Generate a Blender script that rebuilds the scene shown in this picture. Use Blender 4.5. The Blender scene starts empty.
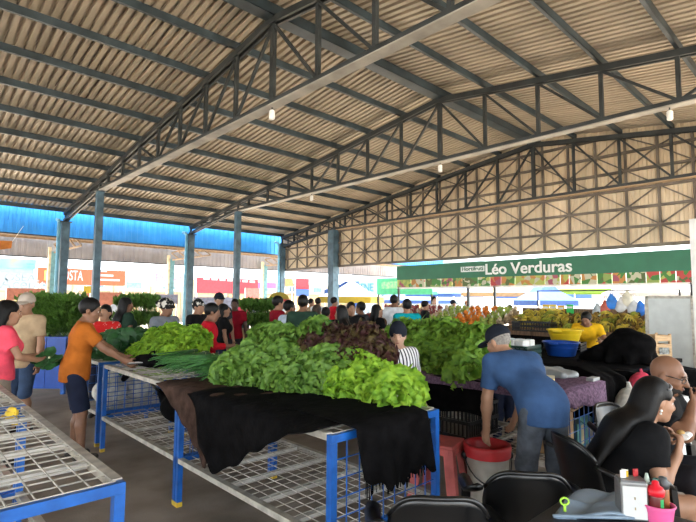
import bpy, math, random
import numpy as np
from mathutils import Vector, Matrix

scene = bpy.context.scene
COL = scene.collection
PI = math.pi
R = math.radians

# ------------------------------------------------------------------ camera
CAM_H = 1.6
AZ, PITCH, ROLL, FPX = R(46.56), R(4.55), R(0.37), 487.0
FW = np.array([math.cos(AZ) * math.cos(PITCH), math.sin(AZ) * math.cos(PITCH), math.sin(PITCH)])
_r = np.array([math.sin(AZ), -math.cos(AZ), 0.0])
_u = np.cross(_r, FW)
RT = _r * math.cos(ROLL) + _u * math.sin(ROLL)
UP = _u * math.cos(ROLL) - _r * math.sin(ROLL)
CAMP = np.array([0, 0, CAM_H])
cd = bpy.data.cameras.new('camera')
cd.sensor_width = 36.0
cd.lens = 36.0 * FPX / 696.0
cd.clip_start = 0.05
cd.clip_end = 400
camo = bpy.data.objects.new('camera', cd)
M3 = np.eye(4)
M3[:3, 0], M3[:3, 1], M3[:3, 2], M3[:3, 3] = RT, UP, -FW, CAMP
camo.matrix_world = Matrix(M3.tolist())
COL.objects.link(camo)
scene.camera = camo

# ------------------------------------------------------------------ sky, sun, exposure
W = bpy.data.worlds.new('hazy_sky')
scene.world = W
W.use_nodes = True
bg = W.node_tree.nodes['Background']
bg.inputs[0].default_value = (0.86, 0.94, 1.0, 1)
bg.inputs[1].default_value = 1.0
sl = bpy.data.lights.new('sun', 'SUN')
sl.energy = 7.0
sl.angle = R(3)
sl.color = (1.0, 0.93, 0.82)
so = bpy.data.objects.new('sun', sl)
so.rotation_euler = Vector((-.30, -.26, -.92)).to_track_quat('-Z', 'Y').to_euler()
so.location = (0, 0, 30)
COL.objects.link(so)
vs = scene.view_settings
vs.view_transform = 'Standard'
vs.look = 'None'
vs.gamma = 1.0
vs.use_curve_mapping = False
vs.exposure = 2.9

# ------------------------------------------------------------------ pixel helpers (696 x 522 frame)
def ray(u, v):
    return FW + RT * (u - 348) / FPX + UP * (261 - v) / FPX
def at_z(u, v, h):
    d = ray(u, v); return CAMP + d * (h - CAM_H) / d[2]
def at_x(u, v, X):
    d = ray(u, v); return CAMP + d * X / d[0]
def at_y(u, v, Y):
    d = ray(u, v); return CAMP + d * Y / d[1]
def at_d(u, v, D):
    return CAMP + ray(u, v) * D
def ground(u, D):
    p = at_d(u, 300, D); return (p[0], p[1], 0.0)

# ------------------------------------------------------------------ materials
MATS = {}
def mat(name, col, rough=0.7, var=0.12, scale=6.0, metal=0.0, bump=0.0, bscale=40.0, col2=None, spec=0.4, alpha=1.0, subs=0.0, emit=0.0, fac=(0.35, 0.65), trans=0.0, stretch=None):
    if name in MATS:
        return MATS[name]
    m = bpy.data.materials.new(name)
    m.use_nodes = True
    nt = m.node_tree
    b = nt.nodes['Principled BSDF']
    b.inputs['Roughness'].default_value = rough
    b.inputs['Metallic'].default_value = metal
    b.inputs['Specular IOR Level'].default_value = spec
    if col2 is None:
        col2 = tuple(max(0, c * (1 - 2.2 * var)) for c in col)
        colA = tuple(min(1, c * (1 + var)) for c in col)
    else:
        colA = col
    tc = nt.nodes.new('ShaderNodeTexCoord')
    nz = nt.nodes.new('ShaderNodeTexNoise')
    nz.inputs['Scale'].default_value = scale
    nz.inputs['Detail'].default_value = 5
    src = tc.outputs['Object']
    if stretch:
        mp = nt.nodes.new('ShaderNodeMapping')
        mp.inputs['Scale'].default_value = stretch
        nt.links.new(src, mp.inputs['Vector']); src = mp.outputs['Vector']
    nt.links.new(src, nz.inputs['Vector'])
    rp = nt.nodes.new('ShaderNodeValToRGB')
    rp.color_ramp.elements[0].position = fac[0]
    rp.color_ramp.elements[1].position = fac[1]
    rp.color_ramp.elements[0].color = (*col2, 1)
    rp.color_ramp.elements[1].color = (*colA, 1)
    nt.links.new(nz.outputs['Fac'], rp.inputs['Fac'])
    nt.links.new(rp.outputs['Color'], b.inputs['Base Color'])
    if bump:
        n2 = nt.nodes.new('ShaderNodeTexNoise')
        n2.inputs['Scale'].default_value = bscale
        n2.inputs['Detail'].default_value = 3
        nt.links.new(src, n2.inputs['Vector'])
        bp = nt.nodes.new('ShaderNodeBump')
        bp.inputs['Strength'].default_value = bump
        bp.inputs['Distance'].default_value = 0.02
        nt.links.new(n2.outputs['Fac'], bp.inputs['Height'])
        nt.links.new(bp.outputs['Normal'], b.inputs['Normal'])
    if alpha < 1:
        b.inputs['Alpha'].default_value = alpha
    if trans:
        b.inputs['Transmission Weight'].default_value = trans
    if emit:
        b.inputs['Emission Color'].default_value = (*col, 1)
        b.inputs['Emission Strength'].default_value = emit
    if subs:
        out = nt.nodes['Material Output']
        tl = nt.nodes.new('ShaderNodeBsdfTranslucent')
        nt.links.new(rp.outputs['Color'], tl.inputs['Color'])
        mx = nt.nodes.new('ShaderNodeMixShader')
        mx.inputs[0].default_value = subs
        nt.links.new(b.outputs[0], mx.inputs[1])
        nt.links.new(tl.outputs[0], mx.inputs[2])
        nt.links.new(mx.outputs[0], out.inputs['Surface'])
    MATS[name] = m
    return m

def hexm(name, h, **k):
    """material from a 0-255 sRGB triple"""
    c = tuple(((x / 255) / 12.92 if x / 255 <= 0.04045 else ((x / 255 + 0.055) / 1.055) ** 2.4) for x in h)
    return mat(name, c, **k)

# ------------------------------------------------------------------ object helpers
def link(o, parent=None):
    COL.objects.link(o)
    if parent is not None:
        o.parent = parent
    return o
def tag(o, label=None, cat=None, group=None, kind=None):
    if label: o['label'] = label
    if cat: o['category'] = cat
    if group: o['group'] = group
    if kind: o['kind'] = kind
    return o
def thing(name, label, cat, loc=(0, 0, 0), rz=0.0, group=None):
    o = bpy.data.objects.new(name, None)
    o.empty_display_size = 0.1
    o.location = loc
    o.rotation_euler = (0, 0, rz)
    link(o)
    return tag(o, label, cat, group)
def structure(name, loc=(0, 0, 0)):
    o = bpy.data.objects.new(name, None)
    o.location = loc
    link(o)
    o['kind'] = 'structure'
    return o
def mesh_obj(name, v, f, m, parent=None, smooth=False, loc=None):
    me = bpy.data.meshes.new(name)
    me.from_pydata([tuple(map(float, q)) for q in v], [], [tuple(map(int, q)) for q in f])
    me.update()
    if smooth:
        me.polygons.foreach_set('use_smooth', [True] * len(me.polygons))
    if m is not None:
        for mm in (m if isinstance(m, (list, tuple)) else [m]):
            me.materials.append(mm)
    o = bpy.data.objects.new(name, me)
    link(o, parent)
    if loc is not None:
        o.location = loc
    return o
def copy_tree(o, parent=None, loc=None, rz=None):
    c = o.copy()
    COL.objects.link(c)
    c.parent = parent
    if loc is not None: c.location = loc
    if rz is not None: c.rotation_euler = (0, 0, rz)
    for ch in list(o.children):
        copy_tree(ch, c)
    return c

class MB:
    """collects geometry for one mesh object"""
    def __init__(s): s.v = []; s.f = []
    def add(s, v, f):
        n = len(s.v); s.v += [tuple(q) for q in v]; s.f += [tuple(i + n for i in q) for q in f]; return s
    def box(s, c, d, rz=0.0, rot=None):
        hx, hy, hz = d[0] / 2, d[1] / 2, d[2] / 2
        M = rot if rot is not None else Matrix.Rotation(rz, 3, 'Z')
        vs_ = [Vector(c) + M @ Vector((x * hx, y * hy, z * hz)) for z in (-1, 1) for x, y in ((-1, -1), (1, -1), (1, 1), (-1, 1))]
        return s.add(vs_, [(3, 2, 1, 0), (4, 5, 6, 7), (0, 1, 5, 4), (1, 2, 6, 5), (2, 3, 7, 6), (3, 0, 4, 7)])
    def b2(s, lo, hi):
        return s.box([(a + b) / 2 for a, b in zip(lo, hi)], [abs(b - a) for a, b in zip(lo, hi)])
    def bar(s, p, q, w, h, upv=(0, 0, 1)):
        p, q = Vector(p), Vector(q)
        d = (q - p); L = d.length
        if L < 1e-6: return s
        d.normalize(); a = d.cross(Vector(upv))
        if a.length < 1e-3: a = d.cross(Vector((1, 0, 0)))
        a.normalize(); b = a.cross(d)
        vs_ = [p + a * (x * w / 2) + b * (y * h / 2) + d * (t * L) for t in (0, 1) for x, y in ((-1, -1), (1, -1), (1, 1), (-1, 1))]
        return s.add(vs_, [(0, 1, 2, 3), (7, 6, 5, 4), (4, 5, 1, 0), (5, 6, 2, 1), (6, 7, 3, 2), (7, 4, 0, 3)])
    def tube(s, pts, r, n=8, closed=False):
        P = [Vector(p) for p in pts]; m = len(P)
        rr = r if isinstance(r, (list, tuple)) else [r] * m
        vs_ = []; prev = None
        for i, p in enumerate(P):
            if closed: d = P[(i + 1) % m] - P[i - 1]
            else: d = P[min(i + 1, m - 1)] - P[max(i - 1, 0)]
            d.normalize()
            a = d.orthogonal().normalized() if prev is None else (prev - d * prev.dot(d)).normalized()
            prev = a; b = d.cross(a)
            vs_ += [p + (a * math.cos(k * 2 * PI / n) + b * math.sin(k * 2 * PI / n)) * rr[i] for k in range(n)]
        fs = [(i * n + k, i * n + (k + 1) % n, ((i + 1) % m) * n + (k + 1) % n, ((i + 1) % m) * n + k) for i in range(m if closed else m - 1) for k in range(n)]
        if not closed:
            fs += [tuple(range(n - 1, -1, -1)), tuple(range((m - 1) * n, m * n))]
        return s.add(vs_, fs)
    def lathe(s, prof, c=(0, 0, 0), n=20, cap0=True, cap1=True, sx=1.0, sy=1.0):
        vs_ = [(c[0] + r * math.cos(k * 2 * PI / n) * sx, c[1] + r * math.sin(k * 2 * PI / n) * sy, c[2] + z) for r, z in prof for k in range(n)]
        m = len(prof)
        fs = [(i * n + k, i * n + (k + 1) % n, (i + 1) * n + (k + 1) % n, (i + 1) * n + k) for i in range(m - 1) for k in range(n)]
        if cap0: fs.append(tuple(range(n - 1, -1, -1)))
        if cap1: fs.append(tuple(range((m - 1) * n, m * n)))
        return s.add(vs_, fs)
    def ellip(s, c, r, n=10, m=7, R3=None):
        vs_ = []
        for i in range(m + 1):
            th = PI * i / m
            for k in range(n):
                ph = 2 * PI * k / n
                q = Vector((r[0] * math.sin(th) * math.cos(ph), r[1] * math.sin(th) * math.sin(ph), r[2] * math.cos(th)))
                if R3 is not None: q = R3 @ q
                vs_.append(Vector(c) + q)
        fs = [(i * n + k, (i + 1) * n + k, (i + 1) * n + (k + 1) % n, i * n + (k + 1) % n) for i in range(m) for k in range(n)]
        return s.add(vs_, fs)
    def prism(s, poly, z0, z1):
        n = len(poly)
        vs_ = [(x, y, z0) for x, y in poly] + [(x, y, z1) for x, y in poly]
        return s.add(vs_, [tuple(range(n - 1, -1, -1)), tuple(range(n, 2 * n))] + [(i, (i + 1) % n, n + (i + 1) % n, n + i) for i in range(n)])
    def build(s, name, m, parent=None, smooth=False, loc=None):
        return mesh_obj(name, s.v, s.f, m, parent, smooth, loc)

def bevel(o, w=0.01, seg=2):
    b = o.modifiers.new('bevel', 'BEVEL'); b.width = w; b.segments = seg; b.limit_method = 'ANGLE'
    return o

def text_mesh(name, s, size, m, parent=None, depth=0.01, align='LEFT', bold=0.0, sx=1.0):
    c = bpy.data.curves.new(name + '_tmp', 'FONT')
    c.body = s; c.size = size; c.align_x = align; c.extrude = depth; c.offset = bold
    t = bpy.data.objects.new(name + '_tmp', c)
    COL.objects.link(t)
    dg = bpy.context.evaluated_depsgraph_get()
    me = bpy.data.meshes.new_from_object(t.evaluated_get(dg))
    bpy.data.objects.remove(t); bpy.data.curves.remove(c)
    me.name = name
    me.materials.clear(); me.materials.append(m)
    if sx != 1.0:
        for v in me.vertices: v.co.x *= sx
    o = bpy.data.objects.new(name, me)
    link(o, parent)
    return o

# ------------------------------------------------------------------ base palette
M_sheet = mat('roof_sheet_metal', (0.47, 0.40, 0.305), 0.5, 0.07, 2.0, spec=0.5, stretch=(1.5, 0.12, 1))
M_steel = mat('dark_blue_steel', (0.030, 0.036, 0.038), 0.5, 0.2, 3.0)
M_purlin = mat('purlin_blue_grey_paint', (0.042, 0.062, 0.075), 0.4, 0.2, 2.0)
M_chord = mat('lit_flange_grey', (0.36, 0.34, 0.30), 0.5, 0.15, 2.0)  # pale grey paints in the light on the chords' lower flange
M_column = mat('column_blue_paint', (0.075, 0.14, 0.19), 0.5, 0.2, 3.0)
M_columnlight = mat('column_light_blue_paint', (0.22, 0.50, 0.66), 0.5, 0.1, 3.0)
M_gable = mat('gable_sheet_beige', (0.76, 0.63, 0.45), 0.6, 0.1, 1.2, stretch=(1, 1, .2))
M_concrete = mat('concrete_floor', (0.34, 0.285, 0.235), 0.7, 0.2, 1.7, bump=0.15, bscale=60, col2=(0.19, 0.155, 0.122), fac=(0.35, 0.62))
M_street = mat('pale_street', (0.55, 0.47, 0.38), 0.85, 0.1, 0.6)
M_blue = mat('blue_table_paint', (0.008, 0.10, 0.40), 0.35, 0.15, 9.0, spec=0.5)
M_galv = mat('galvanised_steel', (0.50, 0.465, 0.40), 0.45, 0.15, 12.0, metal=0.2)
M_white = mat('white_paint', (0.82, 0.82, 0.80), 0.5, 0.05, 4.0)
M_black_pl = mat('black_plastic', (0.006, 0.006, 0.0065), 0.28, 0.1, 5.0, spec=0.5)
M_blackcloth = mat('black_cloth', (0.0045, 0.0042, 0.0045), 0.95, 0.25, 12.0, bump=0.3, bscale=25, spec=0.06)
M_browncloth = mat('brown_cloth', (0.062, 0.036, 0.027), 0.95, 0.2, 12.0, bump=0.3, bscale=40, spec=0.1)
M_bluepl = mat('blue_plastic', (0.012, 0.07, 0.36), 0.35, 0.08, 5.0)

# ================================================================== SETTING
X0, BAY, YR, ZT, ZB, SL = 4.76, 4.98, 7.0, 6.62, 5.0, 0.133
SP = 1.25
YC, YE = 16.5, 20.5                       # inner column row, eave column row
def ztop(Y): return ZT - SL * abs(Y - YR)
XT = [X0 + BAY * k for k in range(-4, 3)]  # rearmost bays added out of view to cut the light from behind
XMIN, XMAX = XT[0] - 0.3, XT[-1] + 0.35
YMIN, YMAX = 2 * YR - YE - 0.4, YE + 0.4

# floor and street
fl = MB().b2((XMIN - 2, YMIN - 2, -0.2), (XMAX + 1.0, YMAX + .6, 0)).build('floor', M_concrete); fl['kind'] = 'structure'
st = MB().b2((-60, -60, -0.45), (110, 110, -0.205)).build('street_ground', M_street); st['kind'] = 'structure'

# roof: corrugated sheets and purlins
ceil = structure('ceiling')
PITCHC = 0.16
def corrugated(x0, x1, pts, depth=0.04, pitch=PITCHC):
    """trapezoid ribs spaced along X, extruded along the polyline pts of (Y, Z, nY, nZ)"""
    prof = []
    x = x0
    while x < x1:
        for fx, fz in ((0, 0), (0.52, 0), (0.6, 1), (0.92, 1)):
            prof.append((x + fx * pitch, fz * depth))
        x += pitch
    v = []; f = []
    n = len(prof)
    for (Y, Z, ny, nz) in pts:
        v += [(px, Y + ny * pz, Z + nz * pz) for px, pz in prof]
    for r in range(len(pts) - 1):
        f += [(r * n + i, r * n + i + 1, (r + 1) * n + i + 1, (r + 1) * n + i) for i in range(n - 1)]
    return v, f
for (ya, yb) in ((YR, YMAX), (YMIN, YR)):
    v, f = corrugated(XMIN, XMAX + .3, [(ya, ztop(ya) + .2, 0, 1), (yb, ztop(yb) + .2, 0, 1)], 0.07)
    o = mesh_obj('roof_sheet', v, f, M_sheet, ceil)
for sgn in (1, -1):
    for k in range(0, 12):
        if k == 0 and sgn < 0: continue
        Y = YR + sgn * (k * SP if k else 0.0)
        if k == 11: Y = YR + sgn * (YE - YR + 0.2)
        zc = ztop(Y) + 0.095
        mb = MB().b2((XMIN, Y - 0.03, zc - 0.045), (XMAX, Y - 0.02, zc + 0.1))
        mb.b2((XMIN, Y - 0.03, zc - 0.045), (XMAX, Y + 0.035, zc - 0.035)).b2((XMIN, Y - 0.03, zc + 0.09), (XMAX, Y + 0.035, zc + 0.1))
        if k == 0: mb.b2((XMIN, Y - 0.15, zc - 0.13), (XMAX, Y - 0.14, zc + 0.07)).b2((XMIN, Y - 0.15, zc - 0.13), (XMAX, Y + 0.12, zc - 0.12))
        mb.build('purlin', M_purlin, ceil)

# trusses
def half_nodes(sgn):
    ys = [YR + sgn * SP * k for k in range(0, 8)] + [YR + sgn * (YC - YR)]
    ye = [YR + sgn * (YC - YR + d) for d in (1.0, 2.0, 3.0, 4.0)]
    return ys, ye
def zbot(Y, zb=ZB):
    a = abs(Y - YR)
    return zb if a <= YC - YR else zb - (a - (YC - YR)) * SL
def truss(X, zb=ZB, chordmat=M_chord):
    t = structure('roof_truss', (X, 0, 0))
    end = YE - YR
    for sgn in (1, -1):
        p0, p1 = (0, YR, ztop(YR) - .06), (0, YR + sgn * end, ztop(YR + sgn * end) - .06)
        mb = MB()
        for dx in (-.06, .06):
            mb.bar((dx, *p0[1:]), (dx, *p1[1:]), 0.05, 0.12)
        mb.build('top_chord', M_steel, t)
        q1 = YR + sgn * (YC - YR)
        mb = MB()
        for dx in (-.06, .06):
            mb.bar((dx, YR, zb + .04), (dx, q1, zb + .04), 0.05, 0.08)
            mb.bar((dx, q1, zb + .04), (dx, YR + sgn * end, zbot(YR + sgn * end, zb) + .04), 0.05, 0.08)
        bc_ = mb.build('bottom_chord', M_steel, t)
        MB().b2((-.10, min(YR, q1), zb - .022), (.10, max(YR, q1), zb - .002)).build('bottom_flange', chordmat, bc_)
        ys, ye = half_nodes(sgn)
        al = ys + ye
        for i, y in enumerate(al):
            if i == 0 and sgn < 0: continue
            MB().bar((0, y, zbot(y, zb) + .02), (0, y, ztop(y) - .05), 0.07 if i else .11, 0.07, (1, 0, 0)).build('post', M_steel, t)
        for i in range(len(al) - 1):
            a, b = al[i], al[i + 1]
            if i < 4: MB().bar((0, a, ztop(a) - .1), (0, b, zbot(b, zb) + .06), 0.05, 0.05, (1, 0, 0)).build('diagonal', M_steel, t)
            else: MB().bar((0, a, zbot(a, zb) + .06), (0, b, ztop(b) - .1), 0.05, 0.05, (1, 0, 0)).build('diagonal', M_steel, t)
    return t
t0 = truss(XT[0])
for X in XT[1:6]:
    copy_tree(t0, None, (X, 0, 0))
truss(XT[6], 4.78, mat('gable_chord_paint', (0.50, 0.36, 0.22), 0.6, 0.1, 2.0))

# columns
def column(X, Y, h, w, m, base=True):
    c = structure('column', (X, Y, 0))
    MB().b2((-w / 2, -w / 2, 0), (w / 2, w / 2, h)).build('shaft', m, c)
    MB().b2((-w / 2 - .06, -w / 2 - .06, h - .03), (w / 2 + .06, w / 2 + .06, h)).build('cap_plate', M_steel, c)
    MB().b2((-w / 2 - .08, -w / 2 - .08, 0), (w / 2 + .08, w / 2 + .08, .03)).build('base_plate', M_steel, c)
    return c
for i, X in enumerate(XT):
    for sgn in (1, -1):
        Yc, Ye = (YC, YE) if sgn > 0 else (2 * YR - YC, 2 * YR - YE)
        if i == 6: column(X, Yc, 4.78, .36, M_column)
        else: column(X, Yc, 5.0, .2, M_column)
        column(X, Ye, 4.46, .26 if i > 3 else .2, M_column)
        if sgn > 0 and i >= 4:
            # light blue downpipe beside each eave column
            dp = structure('downpipe', (X - .22, Ye - .05, 0))
            MB().tube([(0, 0, .1), (0, 0, 4.4)], .06, 10).build('pipe', M_columnlight, dp, True)
            MB().tube([(0, 0, 4.38), (.0, .1, 4.5), (0, .35, 4.55)], .06, 10).build('elbow', M_columnlight, dp, True)

# gable end: corrugated sheet with lattice girts
gab = structure('wall_gable')
XG = XT[-1] + 0.22
y = 2 * YR - YE
prof = []
while y < YE + .2:
    for fx, fz in ((0, 0), (0.4, 0), (0.5, 1), (0.9, 1)):
        prof.append((y + fx * 0.2, fz * 0.035))
    y += 0.2
v = []
for yy, dx in prof: v.append((XG + dx, yy, 3.14))
for yy, dx in prof: v.append((XG + dx, yy, ztop(yy) + .2))
n = len(prof)
mesh_obj('gable_sheet', v, [(i, i + 1, n + i + 1, n + i) for i in range(n - 1)], M_gable, gab)
M_girt = mat('gable_girt_paint', (0.15, 0.125, 0.10), 0.55, 0.2, 2.0)
CW, CHh = 0.79, 0.53
XL = XG - 0.07
ny = int((YE - (2 * YR - YE)) / CW)
ycell = [4.4 + CW * (i - 14) for i in range(0, 36)]
ycell = [q for q in ycell if 2 * YR - YE - .1 < q < YE + .3]
zrow = [3.14 + CHh * j for j in range(0, 7)]
for q in ycell:
    MB().b2((XL - .03, q - .03, 3.1), (XL + .03, q + .03, ztop(q) + .05)).build('stud', M_girt, gab)
for j, zr in enumerate(zrow):
    half = min(YE - YR, (ZT - zr) / SL)
    if half < .5: continue
    w = .05 if j else .07
    MB().b2((XL - .035, YR - half, zr - w), (XL + .035, YR + half, zr + w * .4)).build('girt', M_girt, gab)
i0 = 0
for a in range(len(ycell) - 1):
    ia = round((ycell[a] - 4.4) / CW)
    for j in range(len(zrow) - 1):
        ya, yb, za, zb_ = ycell[a], ycell[a + 1], zrow[j], zrow[j + 1]
        lim = min(ztop(ya), ztop(yb)) + .05
        if zb_ > lim + .25: continue
        # nodes with (column + row) even carry the crossings; row index 2 is z = 4.2
        if (ia + (j - 2)) % 2 == 0: p, q = (XL, ya, za), (XL, yb, min(zb_, lim))
        else: p, q = (XL, yb, za), (XL, ya, min(zb_, lim))
        MB().bar(p, q, 0.035, 0.035, (1, 0, 0)).build('brace', M_girt, gab)
# blue fascia of the next shed and its low canopy, beyond the eave
def fascia(name, Y, x0, x1, z0, z1, m, pitch=.25):
    f = structure(name, (0, Y, 0))
    v = []; x = x0; pr_ = []
    while x < x1:
        for fx, fz in ((0, 0), (0.42, 0), (0.5, 1), (0.92, 1)): pr_.append((x + fx * pitch, fz * .03))
        x += pitch
    n = len(pr_)
    v = [(a, -b, z0) for a, b in pr_] + [(a, -b, z1) for a, b in pr_]
    mesh_obj('sheet', v, [(i, i + 1, n + i + 1, n + i) for i in range(n - 1)], m, f)
    MB().b2((x0, -.06, z0 - .05), (x1, .06, z0)).build('edge_angle', M_steel, f)
    return f
M_bluesheet = mat('blue_roof_sheet', (0.035, 0.30, 0.75), 0.45, 0.08, 1.0)
M_greysheet = mat('grey_fascia_sheet', (0.30, 0.30, 0.33), 0.5, 0.1, 1.0)
fascia('canopy_fascia', 21.4, -6, 30, 3.98, 5.2, M_bluesheet)
can = structure('canopy_roof', (0, 0, 0))
v, f = corrugated(-6, 30, [(21.4, 4.36, 0, 1), (26.0, 4.42, 0, 1)], .04, .3)
mesh_obj('roof_sheet', v, f, mat('canopy_sheet', (0.45, 0.36, 0.26), 0.6, 0.1), can)
for k in range(5):
    Y = 21.7 + k * 1.05
    MB().b2((-6, Y - .04, 4.22 + (Y - 21.4) * .012), (30, Y + .04, 4.35 + (Y - 21.4) * .012)).build('purlin', mat('brown_purlin', (0.30, 0.22, 0.15), .6), can)
fascia('canopy_fascia', 26.2, -6, 30, 3.5, 4.4, M_greysheet)
for X in (5.6, 11.25, 17.3):
    c = structure('canopy_post', (X, 25.9, 0))
    MB().b2((-.12, -.12, 0), (.12, .12, 3.75)).build('shaft', mat('teal_post_paint', (0.16, 0.36, 0.42), .5), c)
    MB().b2((-.22, -.1, 0), (-.12, .1, 3.95)).build('side_plate', mat('cream_post_paint', (0.7, 0.62, 0.45), .6), c)
    tr = MB()
    for k in range(5):
        ya, yb = -4.4 + k * .88, -4.4 + (k + 1) * .88
        tr.bar((0, ya, 3.7), (0, yb, 3.7), .06, .06).bar((0, ya, 4.15), (0, yb, 4.1), .06, .06).bar((0, ya, 3.72), (0, yb, 4.08), .05, .05)
    tr.build('bracket_truss', mat('brown_purlin', (0.30, 0.22, 0.15), .6), c)
# small lamp holders hanging from the bottom chords
for i, (X, Y) in enumerate(((XT[4], YR), (XT[5], YR), (XT[5], 2.15), (XT[5], 12.0))):
    l = thing('hanging_lamp_holder', ['white lamp holder hanging below the truss with the widest ridge post', 'white lamp holder under the ridge of the middle truss', 'white lamp holder at the gable-side end of the middle truss', 'small white lamp holder on the middle truss toward the eave columns'][i], 'lamp', (X, Y, ZB - .012), 0, 'lamp holders under the trusses')
    MB().tube([(0, 0, 0), (0, 0, -.06)], .012, 6).build('stem', M_steel, l)
    MB().lathe([(.03, -.06), (.05, -.08), (.05, -.22), (.03, -.24)], n=10).build('socket', M_white, l, True)

# ================================================================== SMOOTH BODIES (distance field -> surface nets)
def _n(v):
    v = np.array(v, float); return v / (np.linalg.norm(v) + 1e-12)
def rotx(a): c, s = math.cos(a), math.sin(a); return np.array([[1, 0, 0], [0, c, -s], [0, s, c]])
def rotz(a): c, s = math.cos(a), math.sin(a); return np.array([[c, -s, 0], [s, c, 0], [0, 0, 1]])
def roty(a): c, s = math.cos(a), math.sin(a); return np.array([[c, 0, s], [0, 1, 0], [-s, 0, c]])

class SDF:
    def __init__(s): s.p = []
    def cap(s, a, b, ra, rb=None, k=.03, ax=None, sc=1.0, cut=False, sub=False, cut0=False):
        s.p.append(('c', np.array(a, float), np.array(b, float), ra, ra if rb is None else rb, k, None if ax is None else _n(ax), sc, cut, sub, cut0)); return s
    def ell(s, c, r, R3=None, k=.02, sub=False):
        s.p.append(('e', np.array(c, float), np.array(r, float), np.eye(3) if R3 is None else R3, k, sub)); return s
    def mesh(s, h, planes=()):
        lo = np.array([9e9] * 3); hi = -lo
        bx = []
        for q in s.p:
            if q[0] == 'c':
                m = max(q[3], q[4]) * max(1, q[7]); l = np.minimum(q[1], q[2]) - m; g = np.maximum(q[1], q[2]) + m; sub = q[9]
            else:
                m = np.abs(q[3]) @ q[2]; l = q[1] - m; g = q[1] + m; sub = q[5]
            bx.append((l, g))
            if not sub: lo = np.minimum(lo, l); hi = np.maximum(hi, g)
        lo -= 3 * h; hi += 3 * h
        nx = np.ceil((hi - lo) / h).astype(int) + 1
        F = np.full(nx, 1.0, np.float32)
        ax_ = [lo[i] + h * np.arange(nx[i]) for i in range(3)]
        for q, (l, g) in zip(s.p, bx):
            k = q[5] if q[0] == 'c' else q[4]
            i0 = np.maximum(((l - k - 2 * h - lo) / h).astype(int), 0)
            i1 = np.minimum(((g + k + 2 * h - lo) / h).astype(int) + 2, nx)
            if (i1 <= i0).any(): continue
            X = ax_[0][i0[0]:i1[0]][:, None, None]; Y = ax_[1][i0[1]:i1[1]][None, :, None]; Z = ax_[2][i0[2]:i1[2]][None, None, :]
            sl_ = tuple(slice(a, b) for a, b in zip(i0, i1))
            if q[0] == 'c':
                _, a, b, ra, rb, _k, axv, sc, cut, sub, cut0 = q
                ab = b - a; L2 = ab @ ab + 1e-12
                t = ((X - a[0]) * ab[0] + (Y - a[1]) * ab[1] + (Z - a[2]) * ab[2]) / L2
                tc = np.clip(t, 0, 1)
                vx = X - a[0] - tc * ab[0]; vy = Y - a[1] - tc * ab[1]; vz = Z - a[2] - tc * ab[2]
                if axv is not None:
                    w = (vx * axv[0] + vy * axv[1] + vz * axv[2]) * (1 / sc - 1)
                    vx = vx + w * axv[0]; vy = vy + w * axv[1]; vz = vz + w * axv[2]
                d = (np.sqrt(vx * vx + vy * vy + vz * vz) - (ra + (rb - ra) * tc)) * min(1, sc)
                if cut: d = np.maximum(d, (t - 1) * math.sqrt(L2))
                if cut0: d = np.maximum(d, -t * math.sqrt(L2))
            else:
                _, c, r, R3, _k, sub = q
                dx, dy, dz = X - c[0], Y - c[1], Z - c[2]
                qq = [(dx * R3[0, i] + dy * R3[1, i] + dz * R3[2, i]) / r[i] for i in range(3)]
                k0 = np.sqrt(qq[0] ** 2 + qq[1] ** 2 + qq[2] ** 2)
                k1 = np.sqrt((qq[0] / r[0]) ** 2 + (qq[1] / r[1]) ** 2 + (qq[2] / r[2]) ** 2) + 1e-9
                d = k0 * (k0 - 1) / k1
            A = F[sl_]
            if sub:
                F[sl_] = np.maximum(A, -d)
            else:
                hh = np.clip(.5 + .5 * (d - A) / k, 0, 1)
                F[sl_] = d * (1 - hh) + A * hh - k * hh * (1 - hh)
        for (p, nrm) in planes:
            nrm = _n(nrm)
            D = (ax_[0][:, None, None] - p[0]) * nrm[0] + (ax_[1][None, :, None] - p[1]) * nrm[1] + (ax_[2][None, None, :] - p[2]) * nrm[2]
            F = np.maximum(F, D)
        return surface_nets(F, lo, h)

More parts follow.
